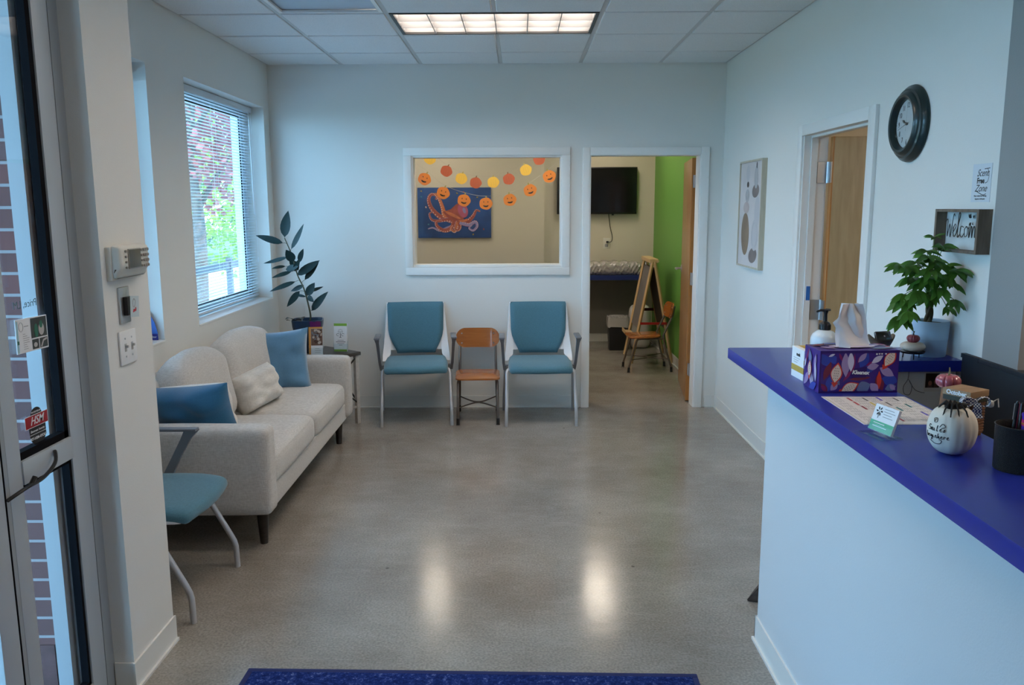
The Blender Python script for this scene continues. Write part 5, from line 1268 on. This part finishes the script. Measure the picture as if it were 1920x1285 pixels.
for mi, x, y, rx, ry, rot in ((1, -.098, -.135, .098, .145, .05), (2, .105, -.272, .098, .050, .15), (6, .135, -.135, .082, .105, 0), (4, -.090, .045, .072, .040, 0), (3, -.075, .125, .050, .045, .1), (5, -.070, .200, .026, .020, 0), (6, -.075, .275, .045, .055, 0), (2, .120, .155, .082, .044, .1), (3, .125, .245, .045, .075, 0), (5, .130, .322, .014, .022, 0), (6, .17, .02, .06, .10, 0)):
    b.mi = mi
    LZ[0] += 1; b.disc(x, y, rx, M, ry, .0262+LZ[0]*.000004, 32, rot)
b.mi = 6
for (x, y, rx, ry) in ((.135, -.135, .06, .08), (.125, .245, .03, .055), (-.075, .125, .032, .030)):
    b.tube([M @ Vector((x+rx*math.cos(a), y+ry*math.sin(a), .0268)) for a in [2*PI*k/24 for k in range(24)]], .0012, 4, True)
obj('print', b, pc, t, world=True, flat=True)

M = F('right', (XR, 2.925, 1.694))
b = MB(); b.box(-.058, -.064, 0, .060, .066, .0015, M)
b.mi = 1
def sw(pts, w=.0012): b.stroke(smooth(pts, 5), w, M, .0019)
b.text('Scent', .034, M @ Matrix.Translation((.006, .034, .0017)), .45, sx=.95); b.text('Free', .027, M @ Matrix.Translation((-.004, .008, .0017)), .08, bold=.0008, sx=.95); b.text('Zone', .034, M @ Matrix.Translation((.0, -.018, .0017)), .45)
sw([(.034, .050), (.046, .030), (.040, .006), (.024, .000)]); sw([(-.028, -.026), (-.004, -.034), (.018, -.040), (.036, -.036)]); sw([(.016, .048), (.050, .050)])
b.text('Please refrain from wearing', .0070, M @ Matrix.Translation((0, -.043, .0017)), .1, bold=.0001); b.text('fragrance in this space', .0070, M @ Matrix.Translation((0, -.053, .0017)), .1, bold=.0001)
tag(obj('scent_free_sign', b, [mat('sign_paper', (.62, .66, .70), .6), INK]), 'white paper sign reading Scent Free Zone above the wooden welcome box', 'sign')

t = thing('welcome_box', 'wooden shadow box sign with black Welcome lettering on the right wall', 'sign', (XR, 3.02, 1.53)); M = F('right', (XR, 2.987, 1.530))
BWd = make_wood('grey_brown_box_wood', (.105, .075, .052), (.18, .135, .10), (10, 10, 1.5), .65); W3, H3, DP = .148, .076, .047
b = MB()
b.box(-W3, H3-.010, 0, W3, H3, DP, M); b.box(-W3, -H3, 0, W3, -H3+.010, DP, M); b.box(-W3, -H3+.010, 0, -W3+.012, H3-.010, DP, M); b.box(W3-.012, -H3+.010, 0, W3, H3-.010, DP, M)
obj('box_frame', b, BWd, t, world=True, flat=True)
b = MB(); b.box(-W3+.010, -H3+.008, .002, W3-.010, H3-.008, .008, M); obj('back_panel', b, mat('pale_wash_panel', (.56, .60, .60), .7, noise=(10, .12)), t, world=True, flat=True)
b = MB()
def cur(pts, w=.0015): b.tube([M @ Vector((q.x*1.08, q.y*1.25, .018)) for q in smooth(pts, 6)], w, 6)
cur([(-.112, .024), (-.100, .030), (-.098, -.018), (-.086, .018), (-.078, -.020), (-.064, .044), (-.056, .040)])
cur([(-.064, -.008), (-.046, .010), (-.052, .018), (-.062, .0), (-.054, -.018), (-.040, -.008)])
cur([(-.040, -.008), (-.022, .042), (-.030, .046), (-.032, -.016), (-.020, -.012)])
cur([(.002, .010), (-.012, .012), (-.016, -.010), (-.004, -.018), (.010, -.006)])
cur([(.022, .012), (.010, .004), (.014, -.016), (.028, -.010), (.026, .010), (.018, .012), (.036, .006)])
cur([(.036, .012), (.040, -.018), (.048, .012), (.054, .008), (.056, -.018), (.064, .012), (.072, .008), (.074, -.016), (.082, -.010)])
cur([(.082, -.006), (.098, .010), (.094, .018), (.084, .0), (.092, -.018), (.112, -.004)])
obj('lettering', b, BLACK, t, world=True)
b = MB()
for k in range(9): a = random.uniform(0, 6.28); r_ = random.uniform(.004, .018); c0 = Vector((.060+r_*math.cos(a), .040+r_*.6*math.sin(a), .024)); b.leaf(M @ c0, M @ (c0+Vector((.018*math.cos(a), .016*math.sin(a), .004))), .005, (-1, 0, 0))
obj('leaf_sprig', b, mat('dark_sprig', (.02, .02, .018), .7), t, world=True)

# ------------------------------------------------------------------ playroom
def pumpkin_cut(M, r, kind):
    mb = MB(); body = {'jack': 0, 'yellow': 0, 'rust': 0}[kind]
    lob = [(r*(1+.035*math.cos(5*a))*math.cos(a), r*.92*(1+.02*math.cos(5*a))*math.sin(a)) for a in [2*PI*k/40 for k in range(40)]]
    mb.prism(lob, 0, .0012, M); mb.mi = 1; mb.prism([(-r*.10, r*.86), (r*.12, r*.86), (r*.16, r*1.22), (-r*.02, r*1.16)], 0, .0014, M)
    if kind == 'jack':
        mb.mi = 2
        for s in (-1, 1): mb.poly([(s*.32*r-.10*r, .18*r), (s*.32*r+.10*r, .18*r), (s*.32*r, .40*r)], M, .0018)
        mb.poly([(-.50*r, -.22*r), (-.36*r, -.30*r), (-.26*r, -.22*r), (-.12*r, -.34*r), (0, -.26*r), (.12*r, -.34*r), (.26*r, -.22*r), (.36*r, -.30*r), (.50*r, -.20*r), (.30*r, -.46*r), (0, -.54*r), (-.30*r, -.46*r)], M, .0018)
        for k in (-1, 1): pass
    else:
        mb.mi = 1
        for k in (-1, 0, 1): mb.stroke([(k*.34*r, -.6*r), (k*.40*r, 0), (k*.30*r, .6*r)], r*.012, M, .0018)
    return mb
OR = mat('orange_card', (.85, .26, .045), .7); YE = mat('yellow_card', (.80, .50, .07), .7); RU = mat('rust_card', (.48, .11, .05), .7); SG = mat('olive_stem', (.42, .34, .10), .7); SB = mat('brown_stem_card', (.20, .09, .03), .7)
def garland(pts, Y, r, kinds, labels, slabel, strx, grp):
    W = [at(x, y, Y=Y) for x, y in pts]
    b = MB(); line = [at(x, y, Y=Y+.003) for x, y in strx]; line = smooth([Vector((line[0].x-.42, Y+.003, H-.001))]+line+[Vector((line[-1].x+.25, Y+.003, H-.001))], 8); b.tube(line, .0011, 5)
    tag(obj('garland_string', b, mat('twine', (.55, .50, .42), .8)), slabel, 'string')
    for i, (w, k, l) in enumerate(zip(W, kinds, labels)):
        a = math.atan2(*( (W[min(i+1, len(W)-1)]-W[max(i-1, 0)])[j] for j in (2, 0)))
        M = F('back', w) @ Matrix.Rotation(a*.6, 4, 'Z')
        o = obj('paper_pumpkin', pumpkin_cut(M, r, k), [{'jack': OR, 'yellow': YE, 'rust': RU}[k], SG if k != 'rust' else SB, INK], flat=True)
        tag(o, l, 'paper pumpkin', grp)
garland([(796, 336), (831, 362), (870, 376), (911, 382), (956, 375), (994, 357), (1030, 331)], 7.25, .056, ['jack']*7,
        ['grinning orange paper pumpkin at the left end of the lower garland', 'grinning orange paper pumpkin over the top left of the octopus painting', 'grinning orange paper pumpkin over the octopus head', 'grinning orange paper pumpkin over the top right corner of the painting',
         'grinning orange paper pumpkin just right of the painting', 'grinning orange paper pumpkin second from the television', 'grinning orange paper pumpkin right beside the television'],
        'thin string carrying the grinning orange paper pumpkins', [(770, 292), (800, 320), (831, 346), (870, 361), (911, 368), (956, 361), (994, 342), (1030, 316), (1062, 288), (1085, 262)], 'grinning paper pumpkins on the lower garland')
garland([(806, 298), (837, 321), (865, 335), (892, 343), (925, 342), (954, 336), (986, 319), (1011, 299)], 7.6, .053, ['yellow', 'rust', 'yellow', 'rust', 'yellow', 'rust', 'yellow', 'rust'],
        ['plain yellow paper pumpkin at the left end of the upper garland', 'plain rust red paper pumpkin hanging leftmost of the red ones', 'plain yellow paper pumpkin above the left half of the octopus painting', 'plain rust red paper pumpkin directly above the octopus painting',
         'plain yellow paper pumpkin above the right corner of the painting', 'plain rust red paper pumpkin between two yellow ones, right of the painting', 'plain yellow paper pumpkin nearest the television', 'plain rust red paper pumpkin at the top right of the window'],
        'thin string carrying the plain yellow and rust paper pumpkins', [(775, 268), (806, 285), (837, 309), (865, 323), (892, 330), (925, 330), (954, 323), (986, 306), (1011, 287), (1040, 262)], 'plain paper pumpkins on the upper garland')

# octopus painting
t = thing('octopus_painting', 'blue canvas painting of a pink and red octopus on the playroom wall', 'painting', (-.76, 9.85, 1.55)); 
pTL, pBR = at(782, 352, Y=9.80), at(921, 446, Y=9.80); pw, ph = pBR.x-pTL.x, pTL.z-pBR.z
M = F('back', (pTL.x, 9.8138, pBR.z))
b = MB(); b.box(0, 0, -.036, pw, ph, 0, M, r=.003); obj('canvas', b, mat('painted_blue', (.020, .075, .26), .6, noise=(5, .3)), t, world=True)
# picture coords from the zoom crop: canvas spans x 205..862, y 440..880
def oc(x, y): return ((x-205)/657*pw, (880-y)/440*ph)
b = MB(); oz = [.0008]
om = [mat('octopus_red', (.36, .085, .07), .6, noise=(14, .2)), mat('octopus_orange', (.60, .19, .09), .6, noise=(18, .2)), mat('octopus_pink', (.42, .10, .18), .6, noise=(10, .2)), mat('sucker_pale', (.70, .50, .48), .6), mat('octopus_lilac', (.30, .26, .50), .6), mat('paint_yellow', (.35, .25, .05), .6), mat('paint_teal', (.05, .22, .32), .6)]
def arm(pts, w0, w1, mi, dots=3, edge=None):
    P = smooth([oc(*p) for p in pts], 8); n = len(P); ws = [w0+(w1-w0)*i/(n-1) for i in range(n)]
    oz[0] += .0004
    if edge is not None: b.mi = edge; b.stroke([(p.x, p.y) for p in P], [w*1.18 for w in ws], M, oz[0]-.0002)
    b.mi = mi; b.stroke([(p.x, p.y) for p in P], ws, M, oz[0])
    if dots:
        b.mi = dots
        for i in range(1, n-1, 2):
            d = (P[i+1]-P[i-1]).normalized(); b.disc(P[i].x-d.y*ws[i]*.75, P[i].y+d.x*ws[i]*.75, ws[i]*.30+.0012, M, t=oz[0]+.0001, seg=8)
arm([(560, 740), (480, 720), (400, 690), (330, 620), (305, 545), (330, 500), (375, 510), (370, 545)], .028, .008, 0, 3, 1)
arm([(540, 700), (450, 690), (430, 620), (400, 540), (360, 490)], .028, .012, 1, 3, 0)
arm([(580, 740), (480, 720), (390, 730), (330, 720), (310, 670), (340, 650)], .022, .006, 0, 3, 4)
arm([(560, 760), (470, 790), (400, 815), (340, 790), (295, 800)], .018, .006, 4, 3)
arm([(540, 720), (510, 790), (440, 815), (380, 780), (370, 740), (420, 730)], .026, .008, 0, 3, 1)
arm([(560, 740), (545, 800), (530, 825), (500, 800), (520, 770)], .022, .006, 1, 3, 4)
arm([(575, 740), (580, 790), (560, 815), (535, 800)], .020, .006, 0, 3, 1)
arm([(560, 720), (640, 740), (700, 690), (730, 640), (765, 650)], .026, .006, 0, 3, 1)
arm([(580, 745), (660, 765), (720, 740), (735, 780), (700, 815), (665, 795), (690, 770)], .020, .006, 4, 3, 2)
arm([(440, 650), (520, 690), (600, 730), (650, 720)], .022, .012, 1, 0)
oz[0] += .0005; b.mi = 0; b.poly([oc(x, y) for x, y in ((430, 650), (500, 630), (545, 590), (600, 560), (640, 600), (650, 660), (610, 720), (540, 735), (470, 700))][::-1], M, oz[0])
oz[0] += .0003; b.mi = 2; q = oc(610, 640); b.disc(q[0], q[1], .058, M, .085, oz[0], 24, .3)
b.mi = 4; q = oc(622, 640); b.disc(q[0], q[1], .018, M, .035, oz[0]+.0002, 16, .3); b.mi = 1; q = oc(520, 680); b.disc(q[0], q[1], .10, M, .018, oz[0]+.0003, 20, -.45)
for x, y, mi in ((240, 520, 6), (280, 610, 3), (795, 805, 0), (700, 850, 5), (740, 525, 5), (240, 470, 5), (620, 480, 0), (300, 760, 6), (815, 600, 6), (560, 490, 5)):
    b.mi = mi; q = oc(x, y); b.disc(q[0], q[1], .008, M, .012, oz[0]+.0002, 8, x)
obj('octopus_image', b, om, t, world=True, flat=True)

# television
t = thing('television', 'black flat television mounted on the cream playroom wall', 'television', (.91, 9.95, 1.79))
b = MB(); b.box(.447, 9.86, 1.523, 1.380, 9.90, 2.063, r=.004); obj('tv_body', b, mat('tv_black', (.008, .008, .009), .3), t, world=True)
b = MB(); b.box(.460, 9.8575, 1.545, 1.367, 9.862, 2.050); obj('screen', b, mat('tv_screen', (.004, .004, .005), .12), t, world=True, flat=True)
b = MB(); b.box(.75, 9.90, 1.65, 1.08, 9.95, 1.95); b.box(1.09, 9.872, 1.508, 1.115, 9.885, 1.525); obj('wall_mount', b, BLACK, t, world=True)
p0, p1 = at(1141, 401, Y=9.93), at(1139, 454, Y=9.93)
b = MB(); b.tube(smooth([p0, at(1144, 425, Y=9.92), at(1148, 444, Y=9.92), at(1146, 453, Y=9.92), at(1140, 454, Y=9.935)], 6), .004, 6); b.soft(.030, .022, .024, .006, n=4, M=Matrix.Translation((p1.x, 9.935, p1.z)))
tag(obj('power_cord', b, BLACK), 'black power cord hanging from the television to the wall outlet', 'cord')
t = thing('wall_outlet', 'white electrical outlet on the cream wall under the television', 'outlet', (p1.x, 9.95, p1.z-.02)); M = F('back', (p1.x-.01, 9.95, p1.z-.015))
b = MB(); b.box(-.040, -.062, 0, .040, .062, .006, M, r=.003); obj('plate', b, mat('outlet_ivory', (.72, .69, .60), .4), t, world=True)
b = MB(); b.box(-.017, -.042, .004, .017, -.008, .0085, M, r=.004); obj('socket', b, GREYINK, t, world=True)
# built-in bench shelf with plastic-covered roll
t = thing('wall_bench', 'blue-topped deep shelf along the far playroom wall', 'shelf', (.6, 9.7, .80))
zb = at(1150, 517, Y=9.40).z
b = MB(); b.box(-2.09, 9.40, zb-.052, .299, 9.848, zb); b.box(.30, 9.40, zb-.052, 1.52, 9.948, zb); obj('shelf_top', b, mat('navy_laminate', (.015, .03, .16), .4), t, world=True)
b = MB(); b.box(-2.09, 9.83, .0, .299, 9.849, zb-.052); b.box(.30, 9.93, .10, 1.52, 9.949, zb-.052); obj('under_panel', b, mat('grey_panel', (.20, .19, .17), .7), t, world=True)
b = MB()
def wr(p, u):
    p.z += .008*math.sin(p.x*150+p.y*60+2*math.sin(p.x*27))*max(0, 1-abs(u.y+1)) + .007*math.sin(p.x*55)*(u.z > 0)
    p.y += .007*math.sin(p.x*150-p.z*90); return p
b.soft(.66, .34, .135, .05, (0, 0, .02), 44, Matrix.Translation((1.07, 9.62, zb+.069)), wr)
for v in b.bm.verts: v.co.z = max(v.co.z, zb+.0005)
tag(obj('wrapped_pad', b, mat('crinkled_plastic', (.40, .37, .36), .2, coat=.5), ang=70), 'long pad wrapped in crinkled shiny plastic on the blue shelf', 'pad')
b = MB(); b.soft(.14, .16, .11, .03, n=10, M=Matrix.Translation((1.502, 9.60, zb+.085)), wob=.02, seed=8)
for v in b.bm.verts: v.co.z = max(v.co.z, zb+.0005)
tag(obj('plastic_bag', b, mat('grey_bag', (.42, .40, .40), .4)), 'grey bundled plastic bag at the right end of the blue shelf', 'bag')
# waste bin
t = thing('waste_bin', 'black waste bin with a white plastic liner folded over its rim', 'waste bin', (1.12, 9.36, 0))
b = MB(); b.prism([(-.11, -.085), (.11, -.085), (.11, .085), (-.11, .085)], 0, .37, r=.004)
for v in b.bm.verts: s_ = .88+.14*v.co.z/.37; v.co.x *= s_; v.co.y *= s_
obj('bin', b, BLACK, t)
b = MB(); ringp = []
def lin(u, v):
    a = u*2*PI; c, s_ = math.cos(a), math.sin(a); q = .18
    x = .118*abs(c)**q*(1 if c > 0 else -1); y = .094*abs(s_)**q*(1 if s_ > 0 else -1)
    z = .382-.115*v+.006*math.sin(a*9+v*4); k = 1+.03*v+.02*math.sin(a*13+v*5)
    return Vector((x*k, y*k, z))
b.grid(lin, 60, 6); b.grid(lambda u, v: Vector(((u-.5)*.225, (v-.5)*.18, .375+.006*math.sin(u*20)*math.cos(v*14))), 16, 10)
obj('bin_liner', b, mat('white_liner', (.44, .43, .42), .22, coat=.3), t, ang=80, recalc=False)
# rolled white bolster behind the easel
b = MB(); b.soft(.24, .20, .50, .07, n=12, M=Matrix.Translation((1.385, 9.48, .25)), wob=.008, seed=3)
tag(obj('floor_cushion', b, mat('white_foam', (.58, .56, .54), .8)), 'upright white rounded cushion standing on the floor behind the easel', 'cushion')
# easel
t = thing('easel', 'wooden A-frame child easel with grey boards and a red crossbar in the playroom', 'easel', (1.40, 8.75, 0))
apex = at(1216, 487, Y=8.85); ax, az = apex.x, apex.z
BRD = mat('grey_chalkboard', (.17, .155, .15), .6, noise=(8, .1)); PAPB = mat('brown_board', (.12, .085, .06), .7)
y0, y1 = 8.50, 9.05
fL, fR = 1.165, 1.585
for nm, fx, brd in (('left', fL, BRD), ('right', fR, PAPB)):
    for y in (y0, y1):
        b = MB(); d = Vector((fx-ax, 0, -az)); M2 = None
        p0 = Vector((ax+(.012 if fx > ax else -.012), y, az)); p1 = Vector((fx, y, 0))
        b.tube([p0, p1], [.017, .017], 4); obj('leg', b, EASELW, t, world=True)
    b = MB()
    P0 = Vector((ax, 0, az)).lerp(Vector((fx, 0, 0)), .06); P1 = Vector((ax, 0, az)).lerp(Vector((fx, 0, 0)), .66); o_ = Vector((.004, 0, .001))*(1 if fx > ax else -1)
    bm2 = bmesh.new(); V = [bm2.verts.new((p.x+o_.x*s_, y, p.z)) for s_ in (-1, 1) for p, y in ((P0, y0+.012), (P0, y1-.012), (P1, y1-.012), (P1, y0+.012))]
    for f_ in ((0, 1, 2, 3), (7, 6, 5, 4), (0, 4, 5, 1), (1, 5, 6, 2), (2, 6, 7, 3), (3, 7, 4, 0)): bm2.faces.new([V[i] for i in f_])
    b._merge(bm2); obj('board', b, brd, t, world=True, flat=True)
b = MB(); b.box(ax-.045, y0-.01, az-.012, ax+.045, y1+.01, az+.028, r=.005); b.cyl((ax+.04, y0-.02, az+.005), (ax+.04, y0+.03, az+.005), .012, seg=10); obj('top_rail', b, EASELW, t, world=True)
REDP = mat('red_painted_wood', (.36, .015, .012), .45)
zr = az*.40; xl, xr = ax+(fL-ax)*(1-zr/az), ax+(fR-ax)*(1-zr/az)
b = MB(); b.box(xl, y0-.022, zr-.012, xr+.02, y0-.008, zr+.012); obj('red_crossbar', b, REDP, t, world=True)
b = MB(); b.box(xl, y1+.008, zr+.06, xr, y1+.020, zr+.09); obj('dark_crossbar', b, mat('dark_red_wood', (.10, .012, .01), .5), t, world=True)
zt = az*.26; xt = ax+(fL-ax)*(1-zt/az)
b = MB(); b.box(xt-.085, y0, zt-.012, xt+.005, y1, zt, r=.002); b.box(xt-.088, y0, zt-.012, xt-.078, y1, zt+.03, r=.002); o = obj('tray', b, EASELW, t, world=True)
b = MB(); b.box(xt-.09, y0-.006, zt-.014, xt-.02, y0+.001, zt+.018); obj('tray_end', b, REDP, o, world=True)

# ------------------------------------------------------------------ outside the windows
PAV = mat('outside_concrete', (.42, .41, .39), .9, noise=(2, .15)); 
b = MB(); b.box(-40, -20, -.30, -2.2, 60, -.13); b.box(-2.25, 10.1, -.30, 30, 60, -.13); struct('ground_outside', b, mat('lawn_green', (.06, .10, .03), .95, noise=(3, .4)))  # dark grass green, mottled with noise
b = MB(); b.box(-9.0, -12, -.13, -2.4, 40, -.10); struct('pavement', b, PAV)
def foliage(mb, c, rad, n, size, seed, squash=1):
    random.seed(seed)
    for k in range(n):
        u = random.random()**.4; a = random.uniform(0, 2*PI); e_ = math.asin(random.uniform(-1, 1))
        p = Vector((c[0]+rad*u*math.cos(a)*math.cos(e_), c[1]+rad*u*math.sin(a)*math.cos(e_), c[2]+rad*u*math.sin(e_)*squash))
        d = Vector((random.uniform(-1, 1), random.uniform(-1, 1), random.uniform(-1, .6))).normalized(); s_ = size*random.uniform(.7, 1.3)
        sd = d.cross(Vector((random.uniform(-1, 1), random.uniform(-1, 1), random.uniform(-1, 1)))).normalized()*s_*.32
        vs = [mb.bm.verts.new(q) for q in (p, p+d*s_*.5+sd, p+d*s_, p+d*s_*.5-sd)]; mb.bm.faces.new(vs)
BARK = mat('grey_brown_bark', (.10, .075, .06), .9, noise=(20, .3)); 
def leafmat(name, c1, c2):
    M = mat(name, c1, .5, noise=(1.5, .1)); nt = M.node_tree; b_ = nt.nodes['Principled BSDF']
    for n in nt.nodes:
        if n.type == 'VALTORGB': n.color_ramp.elements[0].color = (*c1, 1); n.color_ramp.elements[1].color = (*c2, 1)
    tr = nt.nodes.new('ShaderNodeBsdfTranslucent'); mx = nt.nodes.new('ShaderNodeMixShader'); mx.inputs[0].default_value = .45
    o = [n for n in nt.nodes if n.type == 'OUTPUT_MATERIAL'][0]; r = [n for n in nt.nodes if n.type == 'VALTORGB'][0]
    nt.links.new(r.outputs[0], tr.inputs[0]); nt.links.new(b_.outputs[0], mx.inputs[1]); nt.links.new(tr.outputs[0], mx.inputs[2]); nt.links.new(mx.outputs[0], o.inputs[0])
    return M
LRED = leafmat('red_leaves', (.22, .04, .06), (.40, .14, .12)); LGRN = leafmat('bright_green_leaves', (.16, .30, .04), (.38, .52, .08)); LDG = leafmat('deep_green_leaves', (.04, .10, .03), (.10, .20, .05))
def tree(name, label, x, y, h, blobs, m_, n, size, seed, trunk_r=.10):
    t = thing(name, label, 'tree', (x, y, -.13))
    b = MB(); b.tube(smooth([(x, y, -.13), (x+.05, y, h*.3), (x-.06, y+.05, h*.55), (x, y, h*.8)], 4), [trunk_r*(1-.5*i/12) for i in range(13)], 10)
    for k in range(6): a = k*1.05+seed; b.tube([(x, y, h*(.35+.05*k)), (x+.5*math.cos(a), y+.5*math.sin(a), h*(.5+.05*k)), (x+1.0*math.cos(a), y+1.0*math.sin(a), h*(.62+.05*k))], [.04, .025, .012], 6)
    obj('trunk', b, BARK, t, world=True)
    b = MB()
    for i, (cx, cyy, czz, r) in enumerate(blobs): foliage(b, (cx, cyy, czz), r, n, size, seed+i)
    obj('crown', b, m_, t, world=True, flat=True, recalc=False)
tree('red_leaf_tree', 'red-leaved tree seen through the upper left of the wide window', -4.7, 12.2, 4.4, [(-4.6, 12.6, 3.4, 1.3), (-4.9, 13, 2.6, 1.2), (-4.1, 12.4, 2.6, 1.0), (-5.2, 12.9, 3.8, 1.2)], LRED, 900, .12, 1)
tree('green_tree', 'bright green tree lit by the sun beyond the pavement', -6.2, 16, 3.5, [(-6.0, 16.6, 1.9, 1.4), (-5.2, 16.2, 1.2, 1.0), (-6.6, 18, 3.0, 1.5), (-5.0, 16.3, 3.9, 1.1)], LGRN, 900, .13, 11)
tree('dark_tree', 'deep green tree filling the view behind the sunlit ones', -7, 27, 6, [(-6, 27, 3, 2.8), (-9, 26, 3.5, 3), (-4.5, 29, 4.5, 3), (-7, 25.5, 6, 2.8), (-11, 28, 5, 3.4), (-3, 29, 1.5, 2.5), (-5, 25, 2, 2.2)], LDG, 1300, .28, 21, .18)
t = thing('hedge', 'low green hedge beside the pavement outside the wide window', 'hedge', (-4.6, 10, -.10))
b = MB()
for k in range(4): foliage(b, (-4.45, 8.6+k*.55, .15), .42, 420, .09, 40+k, .8)
obj('hedge_leaves', b, LGRN, t, world=True, flat=True, recalc=False)
t = thing('garden_fence', 'dark railing with posts beside the pavement outside', 'fence', (-4.0, 11, -.10))
for y in (9.6, 11.2, 12.8, 14.4):
    b = MB(); b.box(-3.95, y, -.10, -3.88, y+.07, .95); obj('post', b, mat('dark_fence_wood', (.07, .07, .09), .7), t, world=True)
b = MB(); b.box(-3.93, 9.6, .80, -3.90, 14.4, .90); b.box(-3.93, 9.6, .35, -3.90, 14.4, .45); obj('rail', b, MATS['dark_fence_wood'], t, world=True)
t = thing('awning_post', 'dark grey square post of the canopy outside the wide window', 'post', (-2.9, 8.9, -.10))
b = MB(); b.box(-3.30, 10.2, -.10, -2.85, 10.6, 3.6); obj('post_shaft', b, mat('dark_blue_grey_post', (.10, .115, .15), .7), t, world=True)
t = thing('street_building', 'pale building across the street, mostly hidden by trees', 'building', (-16, 20, -.13))
b = MB(); b.box(-22, 12, -.13, -16, 34, 7); obj('facade', b, mat('pale_stucco', (.45, .43, .40), .9), t, world=True)

b = MB(); b.box(-5.0, -4, 2.85, -1.47, 2.58, 3.0); struct('entry_sky_blocker', b, mat('sky_blocker_grey', (.45, .44, .42), .8))  # unseen slab added to block sky light at the entry glass
# ------------------------------------------------------------------ light
w = bpy.data.worlds.new('daylight'); scn.world = w; w.use_nodes = True; nt = w.node_tree
sky = nt.nodes.new('ShaderNodeTexSky'); sky.sky_type = 'HOSEK_WILKIE'; sky.sun_direction = (.5, -.4, .75); sky.turbidity = 3
bgn = nt.nodes['Background']; mixn = nt.nodes.new('ShaderNodeMixRGB'); mixn.blend_type = 'MULTIPLY'; mixn.inputs[0].default_value = 0
nt.nodes.remove(mixn); 
bgn.inputs[0].default_value = (.33, .66, 1.0, 1); bgn.inputs[1].default_value = 10.5
nt.nodes.remove(sky)
s = bpy.data.lights.new('sun', 'SUN'); s.energy = 6; s.angle = .01; s.color = (1, .93, .82); so = bpy.data.objects.new('sun', s); COL.objects.link(so)
so.rotation_euler = Vector((.62, -.30, .72)).to_track_quat('Z', 'Y').to_euler()
def portal(name, loc, rot, sx, sy):
    l = bpy.data.lights.new(name, 'AREA'); l.shape = 'RECTANGLE'; l.size = sx; l.size_y = sy; l.cycles.is_portal = True
    o = bpy.data.objects.new(name, l); COL.objects.link(o); o.location = loc; o.rotation_euler = rot

vs = scn.view_settings; vs.view_transform = 'Standard'; vs.look = 'None'; vs.gamma = 1; vs.exposure = .35; vs.use_curve_mapping = False
cy = scn.cycles; cy.use_denoising = True; cy.max_bounces = 10; cy.diffuse_bounces = 6; cy.glossy_bounces = 4; cy.transparent_max_bounces = 16; cy.sample_clamp_indirect = 6; cy.caustics_reflective = False; cy.caustics_refractive = False
